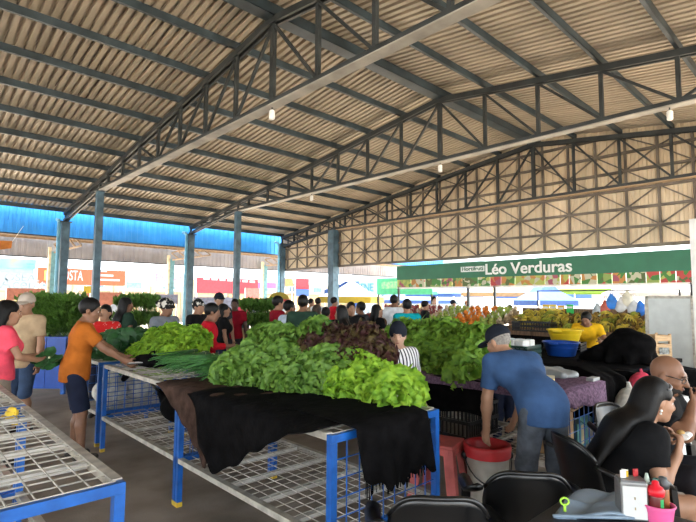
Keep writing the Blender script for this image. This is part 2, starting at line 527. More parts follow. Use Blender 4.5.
def surface_nets(F, lo, h):
    ins = F < 0
    c = np.zeros(tuple(np.array(F.shape) - 1), np.int8)
    offs = [(i, j, k) for i in (0, 1) for j in (0, 1) for k in (0, 1)]
    S = [slice(0, -1), slice(1, None)]
    for i, j, k in offs: c += ins[S[i], S[j], S[k]]
    act = (c > 0) & (c < 8)
    idx = np.argwhere(act)
    if len(idx) == 0: return np.zeros((0, 3)), np.zeros((0, 4), int)
    vid = np.full(act.shape, -1, np.int32); vid[act] = np.arange(len(idx))
    vals = {o: F[idx[:, 0] + o[0], idx[:, 1] + o[1], idx[:, 2] + o[2]] for o in offs}
    acc = np.zeros((len(idx), 3)); cnt = np.zeros(len(idx))
    for o in offs:
        for a in range(3):
            if o[a] == 0:
                o2 = list(o); o2[a] = 1; o2 = tuple(o2)
                fa, fb = vals[o], vals[o2]
                m = (fa < 0) != (fb < 0)
                t = fa[m] / (fa[m] - fb[m])
                P = np.tile(np.array(o, float), (m.sum(), 1)); P[:, a] = t
                acc[m] += P; cnt[m] += 1
    V = lo + h * (idx + acc / cnt[:, None])
    faces = []
    for a in range(3):
        sa = [slice(None)] * 3; sb = [slice(None)] * 3
        sa[a] = slice(0, -1); sb[a] = slice(1, None)
        d0, d1 = ins[tuple(sa)], ins[tuple(sb)]
        b_, c_ = (a + 1) % 3, (a + 2) % 3
        E = np.argwhere(d0 != d1)
        E = E[(E[:, b_] > 0) & (E[:, c_] > 0) & (E[:, b_] < F.shape[b_] - 1) & (E[:, c_] < F.shape[c_] - 1)]
        if len(E) == 0: continue
        fl_ = d0[E[:, 0], E[:, 1], E[:, 2]]
        def g(db, dc):
            q = E.copy(); q[:, b_] -= db; q[:, c_] -= dc; return vid[q[:, 0], q[:, 1], q[:, 2]]
        Q = np.stack([g(1, 1), g(0, 1), g(0, 0), g(1, 0)], 1)
        Q[~fl_] = Q[~fl_][:, ::-1]
        faces.append(Q)
    Fc = np.concatenate(faces)
    Fc = Fc[(Fc >= 0).all(1)]
    return V, Fc

def np_mesh(name, V, Fq, m, parent=None, smooth=True):
    me = bpy.data.meshes.new(name)
    me.vertices.add(len(V)); me.vertices.foreach_set('co', np.asarray(V, np.float32).ravel())
    me.loops.add(Fq.size); me.loops.foreach_set('vertex_index', Fq.astype(np.int32).ravel())
    w = Fq.shape[1] if len(Fq) else 4
    me.polygons.add(len(Fq)); me.polygons.foreach_set('loop_start', np.arange(0, Fq.size, w, dtype=np.int32))
    me.update(calc_edges=True)
    if smooth: me.polygons.foreach_set('use_smooth', np.ones(len(Fq), bool))
    for mm in (m if isinstance(m, (list, tuple)) else [m]): me.materials.append(mm)
    o = bpy.data.objects.new(name, me)
    link(o, parent)
    return o

SKIN = {
    'tan': mat('skin_tan', (0.36, 0.19, 0.115), 0.5, 0.06, 9),
    'brown': mat('skin_brown', (0.22, 0.105, 0.06), 0.5, 0.06, 9),
    'dark': mat('skin_dark', (0.09, 0.045, 0.03), 0.5, 0.06, 9),
    'light': mat('skin_light', (0.48, 0.29, 0.20), 0.5, 0.06, 9)}
M_hair = mat('black_hair', (0.005, 0.0042, 0.004), 0.5, 0.3, 60, bump=0.15, bscale=120, stretch=(3, 3, .4), spec=.25)
M_hairbrown = mat('brown_hair', (0.06, 0.035, 0.02), 0.45, 0.3, 60, bump=0.4, bscale=120, stretch=(3, 3, .4))
M_hairgrey = mat('grey_hair', (0.22, 0.20, 0.18), 0.6, 0.2, 60, bump=0.4, bscale=120)
M_eye = mat('eye_dark', (0.02, 0.012, 0.01), 0.2)
M_eyew = mat('eye_white', (0.7, 0.66, 0.62), 0.3)
M_lip = mat('lip_red_brown', (0.22, 0.06, 0.05), 0.45)
M_brow = mat('eyebrow_hair', (0.015, 0.011, 0.01), 0.7)

def ik(sh, tgt, l1, l2, pole):
    d = tgt - sh; L = np.linalg.norm(d)
    if L > (l1 + l2) * .995: d = d / L * (l1 + l2) * .995; L = np.linalg.norm(d); tgt = sh + d
    dn = d / L
    a = (l1 * l1 - l2 * l2 + L * L) / (2 * L)
    hgt = math.sqrt(max(l1 * l1 - a * a, 0))
    p = np.array(pole, float); p = p - dn * (p @ dn); p = _n(p)
    return sh + dn * a + p * hgt, tgt

def person(label, loc, rz, H=1.68, lean=0., twist=0., skin='tan', grid=.014, sex='m', fat=1.0,
           armL=None, armR=None, poleL=None, poleR=None, hand_dir=(None, None), legs=None, sit=None, head=(0, 0), hcurl=.5,
           shirt=None, sleeve=.55, hem=.06, pants=None, plen=1.0, shoe=None, hair='short', hairmat=None, hat=None, cap2=None,
           skirt=None, hairlen=.12, face=True, group=None, side=0., grip=(0, 0), side_bend=0.):
    """A standing, bending or seated figure. Local frame: +y is the way it faces, +x its right."""
    s = H / 1.72
    hm = hairmat or M_hair
    Rt = rotz(twist) @ rotx(-lean) @ roty(side_bend)
    pelz = sit if sit is not None else .92 * s
    pel = np.array([0, 0, pelz])
    T = lambda x, y, z: pel + Rt @ (np.array([x, y, z]) * s)
    waist, chest, neckb = T(0, .0, .17), T(0, .01, .36), T(0, -.015, .50)
    shw = .178 if sex == 'm' else .158
    shL, shR = T(-shw, -.01, .455), T(shw, -.01, .455)
    hipw = .085
    hips = [pel + np.array([sx * hipw * s, 0, -.03 * s]) for sx in (-1, 1)]
    Rh = rotz(twist + head[0]) @ rotx(head[1])
    up_h = _n(.55 * (Rt @ np.array([0, 0, 1.])) + .45 * (Rh @ np.array([0, 0, 1.])))
    hc = neckb + up_h * .155 * s + (Rh @ np.array([0, .03, 0])) * s
    HP = lambda x, y, z: hc + Rh @ (np.array([x, y, z]) * s)
    l1, l2 = .285 * s, .245 * s
    arms = []
    for k, (sh, tg, pole, sx) in enumerate(((shL, armL, poleL, -1), (shR, armR, poleR, 1))):
        if tg is None: tg = sh + np.array([sx * .09, .08, -.515]) * s
        else: tg = np.array(tg, float) * 1.0
        if pole is None: pole = (sx * .5, -1, -.3)
        el, wr = ik(sh, tg, l1, l2, pole)
        arms.append((sh, el, wr, sx, hand_dir[k]))
    if legs is None: legs = [((-.1, .0), 0), ((.1, .02), 0)]
    leg = []
    for k, sx in enumerate((-1, 1)):
        hp = hips[k]
        if sit is not None:
            fx, fy = legs[k][0]
            ank = np.array([fx, fy, .08 * s])
            kn, ank = ik(hp, ank, .43 * s, .41 * s, (sx * .15, 1, .8))
        else:
            fx, fy = legs[k][0]
            ank = np.array([fx * s, fy * s, (.085 + legs[k][1]) * s])
            kn, ank = ik(hp, ank, .408 * s, .405 * s, (0, 1, 0))
        leg.append((hp, kn, ank))
    yax = Rt @ np.array([0, 1., 0]); g = grid
    # ---------------- body
    B = SDF()
    tw = 1.0 if sex == 'm' else .9
    def torso(S, d=0.0, top=True):
        S.cap(pel + np.array([-.05, 0, 0]) * s, pel + np.array([.05, 0, 0]) * s, (.105 * (1 if sex == 'm' else 1.08)) * s * fat + d, k=.05, ax=yax, sc=.95)
        S.cap(T(0, 0, .02), waist, .135 * s * tw * fat + d, .125 * s * tw * fat + d, k=.05, ax=yax, sc=.82 * min(fat, 1.15))
        S.cap(waist, chest, .125 * s * tw * fat + d, .15 * s * tw + d, k=.05, ax=yax, sc=.76)
        S.cap(T(-.09, 0, .36), T(.09, 0, .36), .115 * s + d, k=.05, ax=yax, sc=.9)
        S.cap(shL, shR, .058 * s + d, k=.05)
        S.cap(T(-.1, -.01, .465), neckb + up_h * .02 * s, .05 * s + d * .6, .045 * s + d * .3, k=.04)
        S.cap(T(.1, -.01, .465), neckb + up_h * .02 * s, .05 * s + d * .6, .045 * s + d * .3, k=.04)
        if sex == 'f':
            for sx in (-1, 1): S.ell(T(sx * .075, .1, .31), np.array([.07, .065, .07]) * s + d, Rt, k=.04)
        if fat > 1.12: S.ell(T(0, .07, .12), np.array([.15, .13, .15]) * s + d, Rt, k=.06)
    torso(B)
    B.cap(neckb - up_h * .03 * s, hc - up_h * .05 * s, .055 * s * (1 if sex == 'm' else .85), .05 * s, k=.03)
    B.ell(HP(0, -.015, .035), np.array([.076, .098, .098]) * s, Rh, k=.02)
    B.ell(HP(0, .03, -.035), np.array([.062, .066, .075]) * s, Rh, k=.03)
    B.cap(HP(-.02, .06, -.085), HP(.02, .06, -.085), .03 * s, k=.03)
    if face:
        B.cap(HP(0, .092, .02), HP(0, .113, -.022), .011 * s, .017 * s, k=.015)
        B.cap(HP(-.03, .082, .035), HP(.03, .082, .035), .016 * s, k=.02)
        for sx in (-1, 1):
            B.ell(HP(sx * .079, -.01, -.005), np.array([.012, .024, .034]) * s, Rh, k=.008)
            B.ell(HP(sx * .04, .066, -.025), np.array([.028, .025, .025]) * s, Rh, k=.02)
        B.cap(HP(-.018, .092, -.055), HP(.018, .092, -.055), .010 * s, k=.012)
    for ai, (sh, el, wr, sx, hd) in enumerate(arms):
        af = 1.0 if sex == 'm' else .88
        af *= (1 + (fat - 1) * .6)
        B.cap(sh, el, .052 * s * af, .040 * s * af, k=.03)
        mid = el + (wr - el) * .3
        B.cap(el, mid, .040 * s * af, .042 * s * af, k=.02).cap(mid, wr, .042 * s * af, .026 * s, k=.02)
        d = _n(wr - el) if hd is None else _n(hd)
        med = np.array([-sx, .25, 0.]) if grip[ai] == 0 else np.array(grip[ai], float)      # palm normal
        nrm = med - d * (med @ d); nrm = _n(nrm)
        w = np.cross(nrm, d) * (1 if sx > 0 else -1)       # thumb side
        if w @ np.array([0, 1, .6]) < 0: w = -w
        fr = max(.0092 * s, .55 * g)
        p1 = wr + d * .03 * s; p2 = wr + d * .085 * s
        B.cap(wr, p2, .034 * s, .040 * s, k=.02, ax=nrm, sc=.5)
        for fi, (off, fl_) in enumerate(((.030, .068), (.010, .078), (-.010, .073), (-.028, .056))):
            b0 = p2 + w * off * s - d * .005
            c1 = hcurl * .8; c2 = hcurl * 1.9
            d1 = d * math.cos(c1) + nrm * math.sin(c1); d2 = d * math.cos(c2) + nrm * math.sin(c2)
            b1 = b0 + d1 * fl_ * .55 * s; b2 = b1 + d2 * fl_ * .5 * s
            B.cap(b0, b1, fr, fr * .95, k=.006).cap(b1, b2, fr * .95, fr * .8, k=.006)
        tb = wr + d * .03 * s + w * .028 * s
        tm = tb + _n(d * .7 + w * .7 + nrm * .25) * .045 * s
        te = tm + _n(d * 1. + w * .15 + nrm * .35) * .035 * s
        B.cap(tb, tm, fr * 1.25, fr * 1.1, k=.01).cap(tm, te, fr * 1.1, fr * .85, k=.006)
    for k, (hp, kn, an) in enumerate(leg):
        lf = (1 if sex == 'm' else 1.05) * (1 + (fat - 1) * .5)
        B.cap(hp, kn, .082 * s * lf, .054 * s * lf, k=.03)
        mid = kn + (an - kn) * .3 + np.array([0, -.012, 0]) * s
        B.cap(kn, mid, .052 * s, .054 * s * lf, k=.02).cap(mid, an, .054 * s * lf, .034 * s, k=.02)
        B.cap(an + np.array([0, -.03, -.045]) * s, an + np.array([0, .12, -.055]) * s, .034 * s, .026 * s, k=.03)
    V, Fq = B.mesh(g)
    root = np_mesh('person', V, Fq, SKIN[skin])
    root.location = loc; root.rotation_euler = (0, 0, rz)
    tag(root, label, 'person', group)
    # ---------------- clothing
    if shirt is not None:
        S = SDF(); torso(S, .014)
        for (sh, el, wr, sx, hd) in arms:
            if sleeve <= 0: S.cap(sh, sh + (el - sh) * .1, .062 * s, .062 * s, k=.03)
            elif sleeve <= 1.0:
                S.cap(sh, sh + (el - sh) * sleeve, .066 * s * max(fat, 1), .062 * s * max(1, fat), k=.03, cut=True)
            else:
                S.cap(sh, el, .066 * s, .055 * s, k=.03).cap(el, el + (wr - el) * (sleeve - 1), .053 * s, .042 * s, k=.02, cut=True)
        hz = pel - (Rt @ np.array([0, 0, 1.])) * 0 + np.array([0, 0, -hem * s])
        if hem > .02:
            S.cap(T(0, 0, .05), pel + np.array([0, 0, -hem * s - .02]), (.156 if sex == 'm' else .142) * s * fat, (.163 if sex == 'm' else .155) * s * fat, k=.05, ax=(0, 1, 0), sc=.9)
        nk = neckb + up_h * .032 * s
        V, Fq = S.mesh(g, [(hz, (0, 0, -1)), (nk, up_h)])
        np_mesh('shirt', V, Fq, shirt, root)
    if skirt is not None:
        S = SDF(); S.cap(pel + np.array([0, 0, .1]) * s, pel - np.array([0, 0, .5]) * s, .15 * s, .23 * s, k=.05, ax=(0, 1, 0), sc=.85, cut=True)
        V, Fq = S.mesh(g); np_mesh('skirt', V, Fq, skirt, root)
    if pants is not None:
        S = SDF()
        S.cap(pel + np.array([-.05, 0, 0]) * s, pel + np.array([.05, 0, 0]) * s, .119 * s * fat, k=.05, ax=(0, 1, 0), sc=.95)
        S.cap(pel, T(0, 0, .08), .128 * s * fat, .132 * s * fat, k=.04, ax=yax, sc=.85)
        for (hp, kn, an) in leg:
            tf = 1 + (fat - 1) * .5
            if plen <= .5:
                S.cap(hp, hp + (kn - hp) * plen * 2, .098 * s * tf, .088 * s * tf, k=.03, cut=True)
            else:
                S.cap(hp, kn, .096 * s * tf, .072 * s * tf, k=.03).cap(kn, kn + (an - kn) * min(1, (plen - .5) * 2), .072 * s, .062 * s, k=.03, cut=True)
        V, Fq = S.mesh(g); np_mesh('trousers' if plen > .5 else 'shorts', V, Fq, pants, root)
    if shoe is not None:
        for (hp, kn, an) in leg:
            S = SDF().cap(an + np.array([0, -.04, -.045]) * s, an + np.array([0, .13, -.05]) * s, .04 * s, .036 * s, k=.02)
            V, Fq = S.mesh(g, [((0, 0, .002), (0, 0, -1))]); np_mesh('shoe', V, Fq, shoe, root)
    # ---------------- hair and headwear
    if hair in ('short', 'long', 'bun', 'fringe', 'tail'):
        S = SDF().ell(HP(0, -.02, .04), np.array([.088, .108, .106]) * s, Rh, k=.02)
        if hair in ('long', 'bun', 'tail'):
            S.ell(HP(0, -.05, -.02), np.array([.086, .075, .09]) * s, Rh, k=.03)
        if hair == 'long':
            bk = -yax
            pts = [HP(0, -.075, .03), HP(0, -.085, -.09), T(0, -.145, .40), T(0, -.185, hairlen)]
            rr = [.085, .095, .105, .085]
            for i in range(3): S.cap(pts[i], pts[i + 1], rr[i] * s, rr[i + 1] * s, k=.04, ax=yax, sc=.5)
            for sx in (-1, 1): S.cap(HP(sx * .07, -.05, .03), HP(sx * .08, -.065, -.12), .026 * s, .026 * s, k=.03)
        if hair == 'tail':
            S.cap(HP(0, -.11, .03), HP(0, -.15, -.08), .035 * s, .04 * s, k=.02).cap(HP(0, -.15, -.08), HP(0, -.14, -.2), .04 * s, .02 * s, k=.02)
        if hair == 'bun': S.ell(HP(0, -.11, .09), np.array([.045, .045, .045]) * s, Rh, k=.01)
        S.ell(HP(0, .085, -.03), np.array([.078, .075, .098]) * s, Rh, sub=True)
        if hair == 'short':
            S.ell(HP(0, .02, -.12), np.array([.12, .105, .115]) * s, Rh, sub=True)
        else:
            for sx in (-1, 1): S.ell(HP(sx * .085, .04, -.055), np.array([.045, .066, .085]) * s, Rh, sub=True)
        V, Fq = S.mesh(min(g, .012)); np_mesh('hair', V, Fq, hm, root)
    if hair == 'buzz':
        S = SDF().ell(HP(0, -.017, .038), np.array([.081, .102, .101]) * s, Rh, k=.02)
        S.ell(HP(0, .085, -.03), np.array([.085, .075, .095]) * s, Rh, sub=True)
        S.ell(HP(0, .02, -.12), np.array([.12, .11, .115]) * s, Rh, sub=True)
        V, Fq = S.mesh(min(g, .012)); np_mesh('hair', V, Fq, hm, root)
    if hat == 'cap':
        S = SDF().ell(HP(0, -.015, .045), np.array([.094, .116, .108]) * s, Rh, k=.02)
        V, Fq = S.mesh(min(g, .01), [(HP(0, 0, .03), -(Rh @ np.array([0, .12, 1.])))])
        h_ = np_mesh('cap', V, Fq, cap2, root)
        S = SDF().ell(HP(0, .13, .033), np.array([.075, .08, .016]) * s, Rh @ rotx(-.15), k=.02)
        V, Fq = S.mesh(.008); np_mesh('cap_brim', V, Fq, cap2, h_)
        np_mesh('button', *SDF().ell(HP(0, -.015, .153), np.array([.01, .01, .006]) * s, Rh).mesh(.004), cap2, h_)
    if hat == 'beanie':
        S = SDF().ell(HP(0, -.015, .05), np.array([.097, .116, .12]) * s, Rh, k=.02)
        V, Fq = S.mesh(min(g, .01), [(HP(0, 0, .012), -(Rh @ np.array([0, .25, 1.])))])
        np_mesh('beanie', V, Fq, cap2, root)
    if hat == 'wrap':
        S = SDF().ell(HP(0, -.015, .05), np.array([.12, .13, .115]) * s, Rh, k=.02).ell(HP(.06, -.1, .07), np.array([.05, .05, .045]) * s, Rh, k=.02).ell(HP(0, .09, .02), np.array([.085, .08, .02]) * s, Rh @ rotx(-.2), k=.03)
        V, Fq = S.mesh(min(g, .012), [(HP(0, 0, -.01), -(Rh @ np.array([0, .12, 1.])))])
        np_mesh('head_wrap', V, Fq, cap2, root)
    if face and g <= .0125:
        for sx in (-1, 1):
            e = MB().ellip(HP(sx * .03, .083, .008), (.0125 * s, .008 * s, .0075 * s), 10, 6, Matrix(Rh.tolist())).build('eye', M_eyew, root, True)
            MB().ellip(HP(sx * .03, .0905, .008), (.006 * s, .003 * s, .006 * s), 8, 5, Matrix(Rh.tolist())).build('iris', M_eye, e, True)
            MB().tube([HP(sx * .014, .098, .028), HP(sx * .03, .097, .034), HP(sx * .048, .084, .028)], [.003 * s, .0045 * s, .003 * s], 6).build('eyebrow', M_brow, root, True)
        MB().ellip(HP(0, .101, -.056), (.021 * s, .007 * s, .006 * s), 10, 6, Matrix(Rh.tolist())).build('lips', M_lip, root, True)
    return root, dict(HP=HP, hc=hc, arms=arms, s=s, T=T, Rh=Rh)

def face_rz(a):
    """a: 0 = facing away from the photographer, 90 = facing picture right, 180 = towards, -90 = left"""
    return AZ - R(a) - PI / 2

# ================================================================== BLUE MESH TABLES
rng = random.Random(7)
M_yellowfoot = mat('yellow_rubber_foot', (0.55, 0.36, 0.03), 0.6)
M_bar = mat('white_bar_paint', (0.68, 0.66, 0.61), .5, .1, 10)
def wire_panel(mb, o, e1, e2, n1, n2, r=.0025):
    o, e1, e2 = Vector(o), Vector(e1), Vector(e2)
    for i in range(n1 + 1):
        p = o + e1 * (i / n1); mb.bar(p, p + e2, r * 2, r * 2, (0.3, 0.5, 0.8))
    for i in range(n2 + 1):
        p = o + e2 * (i / n2); mb.bar(p, p + e1, r * 2, r * 2, (0.3, 0.5, 0.8))
def mesh_table(label, x0, y0, wx=.93, ly=1.82, h=.9, sh=.36, ends=(True, True), group='blue steel mesh tables'):
    t = thing('market_table', label, 'table', (x0, y0, 0), 0, group)
    for (x, y) in ((.02, .02), (wx - .02, .02), (wx - .02, ly - .02), (.02, ly - .02)):
        lg = MB().b2((x - .02, y - .02, .03), (x + .02, y + .02, h - .046)).build('leg', M_blue, t)
        MB().b2((x - .022, y - .022, 0), (x + .022, y + .022, .035)).build('foot', M_yellowfoot, lg)
    for y in (.02, ly - .02):
        MB().b2((.0, y - .02, h - .045), (wx, y + .02, h - .004)).build('end_rail', M_blue, t)
        MB().b2((.0, y - .015, sh - .03), (wx, y + .015, sh + .005)).build('shelf_end_rail', M_blue, t)
    for x in (.02, wx - .02):
        MB().b2((x - .02, 0.041, h - .035), (x + .02, ly - .041, h + .002)).build('side_rail', M_galv, t)
        MB().b2((x - .022, 0.04, sh - .03), (x + .022, ly - .04, sh + .006)).build('shelf_side_rail', M_galv, t)
    for k in range(1, 5):
        y = ly * k / 5
        MB().b2((.04, y - .022, h - .03), (wx - .04, y + .022, h - .006)).build('crossbar', M_bar, t)
        MB().b2((.04, y - .018, sh - .03), (wx - .04, y + .018, sh - .008)).build('shelf_crossbar', M_bar, t)
    mb = MB(); wire_panel(mb, (.03, .03, h - .004), (wx - .06, 0, 0), (0, ly - .06, 0), 10, 20)
    tag(mb.build('top_mesh', M_galv, t), kind='stuff')
    mb = MB(); wire_panel(mb, (.03, .03, sh - .002), (wx - .06, 0, 0), (0, ly - .06, 0), 10, 20)
    tag(mb.build('shelf_mesh', M_galv, t), kind='stuff')
    for k, y in enumerate((.02, ly - .02)):
        if ends[k]:
            mb = MB(); wire_panel(mb, (.03, y, sh), (wx - .06, 0, 0), (0, 0, h - sh - .04), 9, 5, .003)
            tag(mb.build('end_mesh', M_blue, t), kind='stuff')
    return t
mesh_table('blue mesh market table carrying the big lettuce heap under black cloth', 1.72, 1.93)
mesh_table('blue mesh market table with the lime green lettuces and a bare white edge', 1.72, 3.76)
mesh_table('empty blue mesh table with open wire top beside the aisle', -.215, 1.99, ends=(False, False))
mesh_table('empty blue mesh table behind the person in pink', -.215, 3.83, ends=(False, False))
mesh_table('blue mesh table under the purple cloth beside the bending person', 3.74, 1.62)
mesh_table('blue mesh table under the rear lettuce heap', 3.74, 3.46)
mesh_table('short blue mesh table with dark collard greens', 1.74, 5.78, .86, .8)

# ================================================================== DRAPED CLOTHS
def drape(name, m, parent, p0, p1, out, zt, inner, hang, ripple=.02, waves=9, nt=60, seed=1, inz=0.0):
    """sheet lying on a table edge p0->p1 (top height zt), reaching 'inner' metres inwards and hanging hang(t) over it"""
    r_ = random.Random(seed)
    p0, p1, out = Vector((*p0, 0)), Vector((*p1, 0)), Vector((*out, 0))
    ph = [r_.uniform(0, 6.28) for _ in range(6)]
    v = []; f = []
    prof = [(-1, None), (-.75, None), (-.5, None), (-.25, None), (-.08, None)] + [(k / 8, 1) for k in range(9)]
    for i in range(nt + 1):
        t = i / nt
        b = p0.lerp(p1, t); L = (p1 - p0).length * t
        hg = hang(t) * (1 + .05 * math.sin(t * 37 + ph[0]))
        inn = inner(t) if callable(inner) else inner
        for s_, k in prof:
            if k is None:
                q = b + out * (inn * s_ * (1 + .05 * math.sin(11 * t + ph[1])))
                z = zt + .006 + .006 * math.sin(L * 17 + s_ * 9 + ph[2]) + .005 * math.sin(L * 31 - s_ * 14 + ph[3])
            else:
                w = s_
                am = ripple * (w ** .8)
                q = b + out * (.028 + am * (1 + math.sin(L * waves + ph[4] + 1.2 * math.sin(L * waves * .37))) + .02 * w) + (p1 - p0).normalized() * (.02 * w * math.sin(L * waves * .8 + ph[5]))
                z = zt - .004 - hg * w
            v.append((q.x, q.y, z))
    n = len(prof)
    for i in range(nt):
        f += [(i * n + j, i * n + j + 1, (i + 1) * n + j + 1, (i + 1) * n + j) for j in range(n - 1)]
    o = mesh_obj(name, v, f, m, parent, True)
    sd = o.modifiers.new('thick', 'SOLIDIFY'); sd.thickness = .006
    return o
def interp(tab):
    def g(t):
        for (a, x), (b, y) in zip(tab, tab[1:]):
            if t <= b: return x + (y - x) * (t - a) / (b - a)
        return tab[-1][1]
    return g
bc = thing('black_cloth', 'black cloth draped over the table below the big lettuce heap', 'cloth', (0, 0, 0))
drape('cloth_front', M_blackcloth, bc, (1.690, 3.42), (1.690, 2.02), (-1, 0), .918, .78, interp([(0, .0), (.08, .10), (.2, .28), (.32, .43), (.42, .41), (.6, .24), (.8, .10), (.93, .02), (1, .0)]), .03, 9, 70, 3)
drape('cloth_end', M_blackcloth, bc, (1.86, 1.915), (2.47, 1.915), (0, -1), .922, .9, interp([(0, .05), (.06, .27), (.3, .34), (.6, .36), (.85, .30), (1, .34)]), .028, 14, 50, 5)
fr = MB()
for i in range(46):
    x = 1.92 + .52 * i / 46
    L = .03 + .05 * rng.random(); hz = .907 - .27 - .03 * math.sin(i * .5)
    fr.bar((x, 1.875, hz), (x + rng.uniform(-.012, .012), 1.87, hz - L - .02), .006, .004)
tag(fr.build('fringe', M_blackcloth, bc), kind='stuff')
br = thing('brown_cloth', 'brown cloth hanging beneath the black cloth by the bare white edge', 'cloth', (0, 0, 0))
drape('cloth_front', M_browncloth, br, (1.714, 4.05), (1.714, 3.02), (-1, 0), .911, .62, interp([(0, .0), (.15, .03), (.35, .15), (.6, .30), (.85, .46), (1, .34)]), .006, 8, 40, 9)
M_purple = mat('purple_speckled_cloth', (0.21, 0.13, 0.20), 0.95, 0.3, 45, bump=.3, bscale=60, col2=(0.085, 0.05, 0.085), spec=.1)
pc = thing('purple_cloth', 'purple speckled cloth over the table beside the bending person', 'cloth')
drape('cloth_front', M_purple, pc, (3.74, 3.9), (3.74, 1.62), (-1, 0), .905, .86, interp([(0, .05), (.5, .06), (1, .05)]), .01, 6, 40, 11)
drape('cloth_end', M_purple, pc, (3.74, 1.62), (4.62, 1.62), (0, -1), .908, .7, interp([(0, .1), (.25, .12), (.5, .14), (.72, .2), (.86, .55), (1, .6)]), .02, 12, 40, 12)
db = thing('black_cloth', 'black cloth hanging on the aisle side of the purple covered table', 'cloth')
drape('cloth_front', M_blackcloth, db, (3.74, 5.2), (3.74, 2.2), (-1, 0), .899, .2, interp([(0, .2), (.5, .28), (1, .26)]), .02, 7, 50, 13)

# small cloths / bags on the second table
gl = thing('black_bag', 'black fabric bag slumped over the bare table edge by the orange shirt', 'bag', tuple(at_z(150, 366, .9)))
S = SDF().ell((0, 0, .06), (.1, .2, .06), k=.04).ell((.06, -.16, .05), (.1, .12, .045), k=.04).cap((-.1, .16, .04), (-.18, .22, -.14), .04, .03, k=.04).cap((0, -.1, .05), (-.08, .08, .06), .05, .05, k=.05)
np_mesh('bag_body', *S.mesh(.014), M_blackcloth, gl)
MB().tube([(-.02, -.18, .07), (.0, -.1, .16), (.03, .05, .14), (.02, .12, .09)], .009, 6).build('strap', M_blackcloth, gl, True)
ubag = thing('black_sack', 'black sack lying on the shelf under the lime lettuces', 'bag', (2.25, 4.75, .362))
np_mesh('sack_body', *SDF().ell((0, 0, .15), (.22, .3, .15), k=.08).ell((.05, .15, .22), (.14, .16, .12), k=.08).cap((-.1, .25, .2), (-.14, .34, .3), .05, .02, k=.05).mesh(.02), M_blackcloth, ubag)
MB().tube([(-.14, .3, .28), (-.2, .36, .36), (-.12, .42, .38), (-.06, .36, .3)], .014, 6).build('sack_neck_tie', M_black_pl, ubag, True)
M_sack = mat('white_woven_sack', (0.62, 0.60, 0.54), 0.8, 0.12, 14, bump=.4, bscale=30)
for i, (x, y, l) in enumerate(((1.98, 6.12, 'white sack on the lower shelf below the collard greens by the orange shirt'), (2.36, 6.2, 'white sack on the lower shelf below the collard greens, behind the black sack'))):
    w = thing('white_sack', l, 'sack', (x, y, .362))
    np_mesh('sack_body', *SDF().ell((0, 0, .16), (.2, .16, .15), k=.08).ell((.05, .05, .27), (.13, .12, .12), k=.06).mesh(.02, [((0, 0, .002), (0, 0, -1))]), M_sack, w)
    MB().lathe([(.05, .37), (.03, .4), (.06, .45)], n=8, c=(.05, .05, 0)).build('tied_neck', M_sack, w, True)

def crate(name, label, cat, loc, rz, d, m, slats=5, group=None, thick=.012, wood=False):
    """slatted market crate: posts, slats on four sides, base"""
    c = thing(name, label, cat, loc, rz, group)
    x, y, z = d
    MB().b2((-x / 2, -y / 2, 0), (x / 2, y / 2, .015)).build('base', m, c)
    for sx in (-1, 1):
        for sy in (-1, 1):
            MB().box((sx * (x / 2 - .015), sy * (y / 2 - .015), z / 2), (.03, .03, z)).build('corner_post', m, c)
    for k in range(slats):
        zz = z * (k + .5) / slats; hh = z / slats * .66
        for sy in (-1, 1): MB().box((0, sy * (y / 2 - .004), zz), (x, thick, hh)).build('slat', m, c)
        for sx in (-1, 1): MB().box((sx * (x / 2 - .004), 0, zz), (thick, y, hh)).build('slat', m, c)
    return c
def rib_crate(label, loc, rz, d, m, group=None, cat='crate', nr=14, name='plastic_crate'):
    c = thing(name, label, cat, loc, rz, group)
    x, y, z = d
    MB().b2((-x / 2, -y / 2, 0), (x / 2, y / 2, .012)).build('base', m, c)
    mb = MB()
    for zz in (.02, z * .5, z - .015):
        for s_ in (-1, 1):
            mb.box((0, s_ * y / 2, zz), (x, .016, .03)); mb.box((s_ * x / 2, 0, zz), (.016, y, .03))
    mb.build('rim_bands', m, c)
    mb = MB()
    for k in range(nr):
        q = -.5 + (k + .5) / nr
        for s_ in (-1, 1):
            mb.box((q * x, s_ * y / 2, z / 2), (.012, .01, z * .96)); mb.box((s_ * x / 2, q * y, z / 2), (.01, .012, z * .96))
    tag(mb.build('ribs', m, c), kind='stuff')
    return c
rib_crate('black slatted plastic crate on the shelf under the brown cloth', (2.32, 3.98, .362), .1, (.5, .36, .3), M_black_pl)
rib_crate('black ribbed plastic crate beside the red stool under the purple table', (4.05, 2.75, .362), 0, (.5, .6, .3), M_black_pl)
M_card = mat('cardboard', (0.42, 0.27, 0.14), .85, .1, 6)
def carton(label, loc, rz, d, m):
    c = thing('carton', label, 'box', loc, rz)
    MB().b2((-d[0] / 2, -d[1] / 2, 0), (d[0] / 2, d[1] / 2, d[2])).build('box_body', m, c)
    for s_ in (-1, 1):
        MB().box((0, s_ * (d[1] / 2 + d[1] * .17), d[2] + .03), (d[0], d[1] * .4, .006), rot=Matrix.Rotation(s_ * -.5, 3, 'X')).build('flap', m, c)
    MB().b2((-.03, -d[1] / 2 - .001, d[2] * .1), (.03, d[1] / 2 + .001, d[2] * .9)).build('tape', mat('parcel_tape', (.5, .38, .2), .4), c)
    return c
carton('cardboard box on the shelf behind the blue end mesh', (4.12, 1.85, .362), .1, (.3, .25, .36), M_card)
carton('teal box on the shelf beside the cardboard box', (4.42, 1.82, .362), 0, (.22, .2, .2), mat('teal_card', (.09, .28, .27), .7))
M_spon = mat('yellow_sponge', (0.75, 0.62, 0.25), .9, .1, 30, bump=.3)
o = thing('sponge', 'pale yellow sponge lying on the purple cloth', 'sponge', (3.98, 1.80, .917), .4)
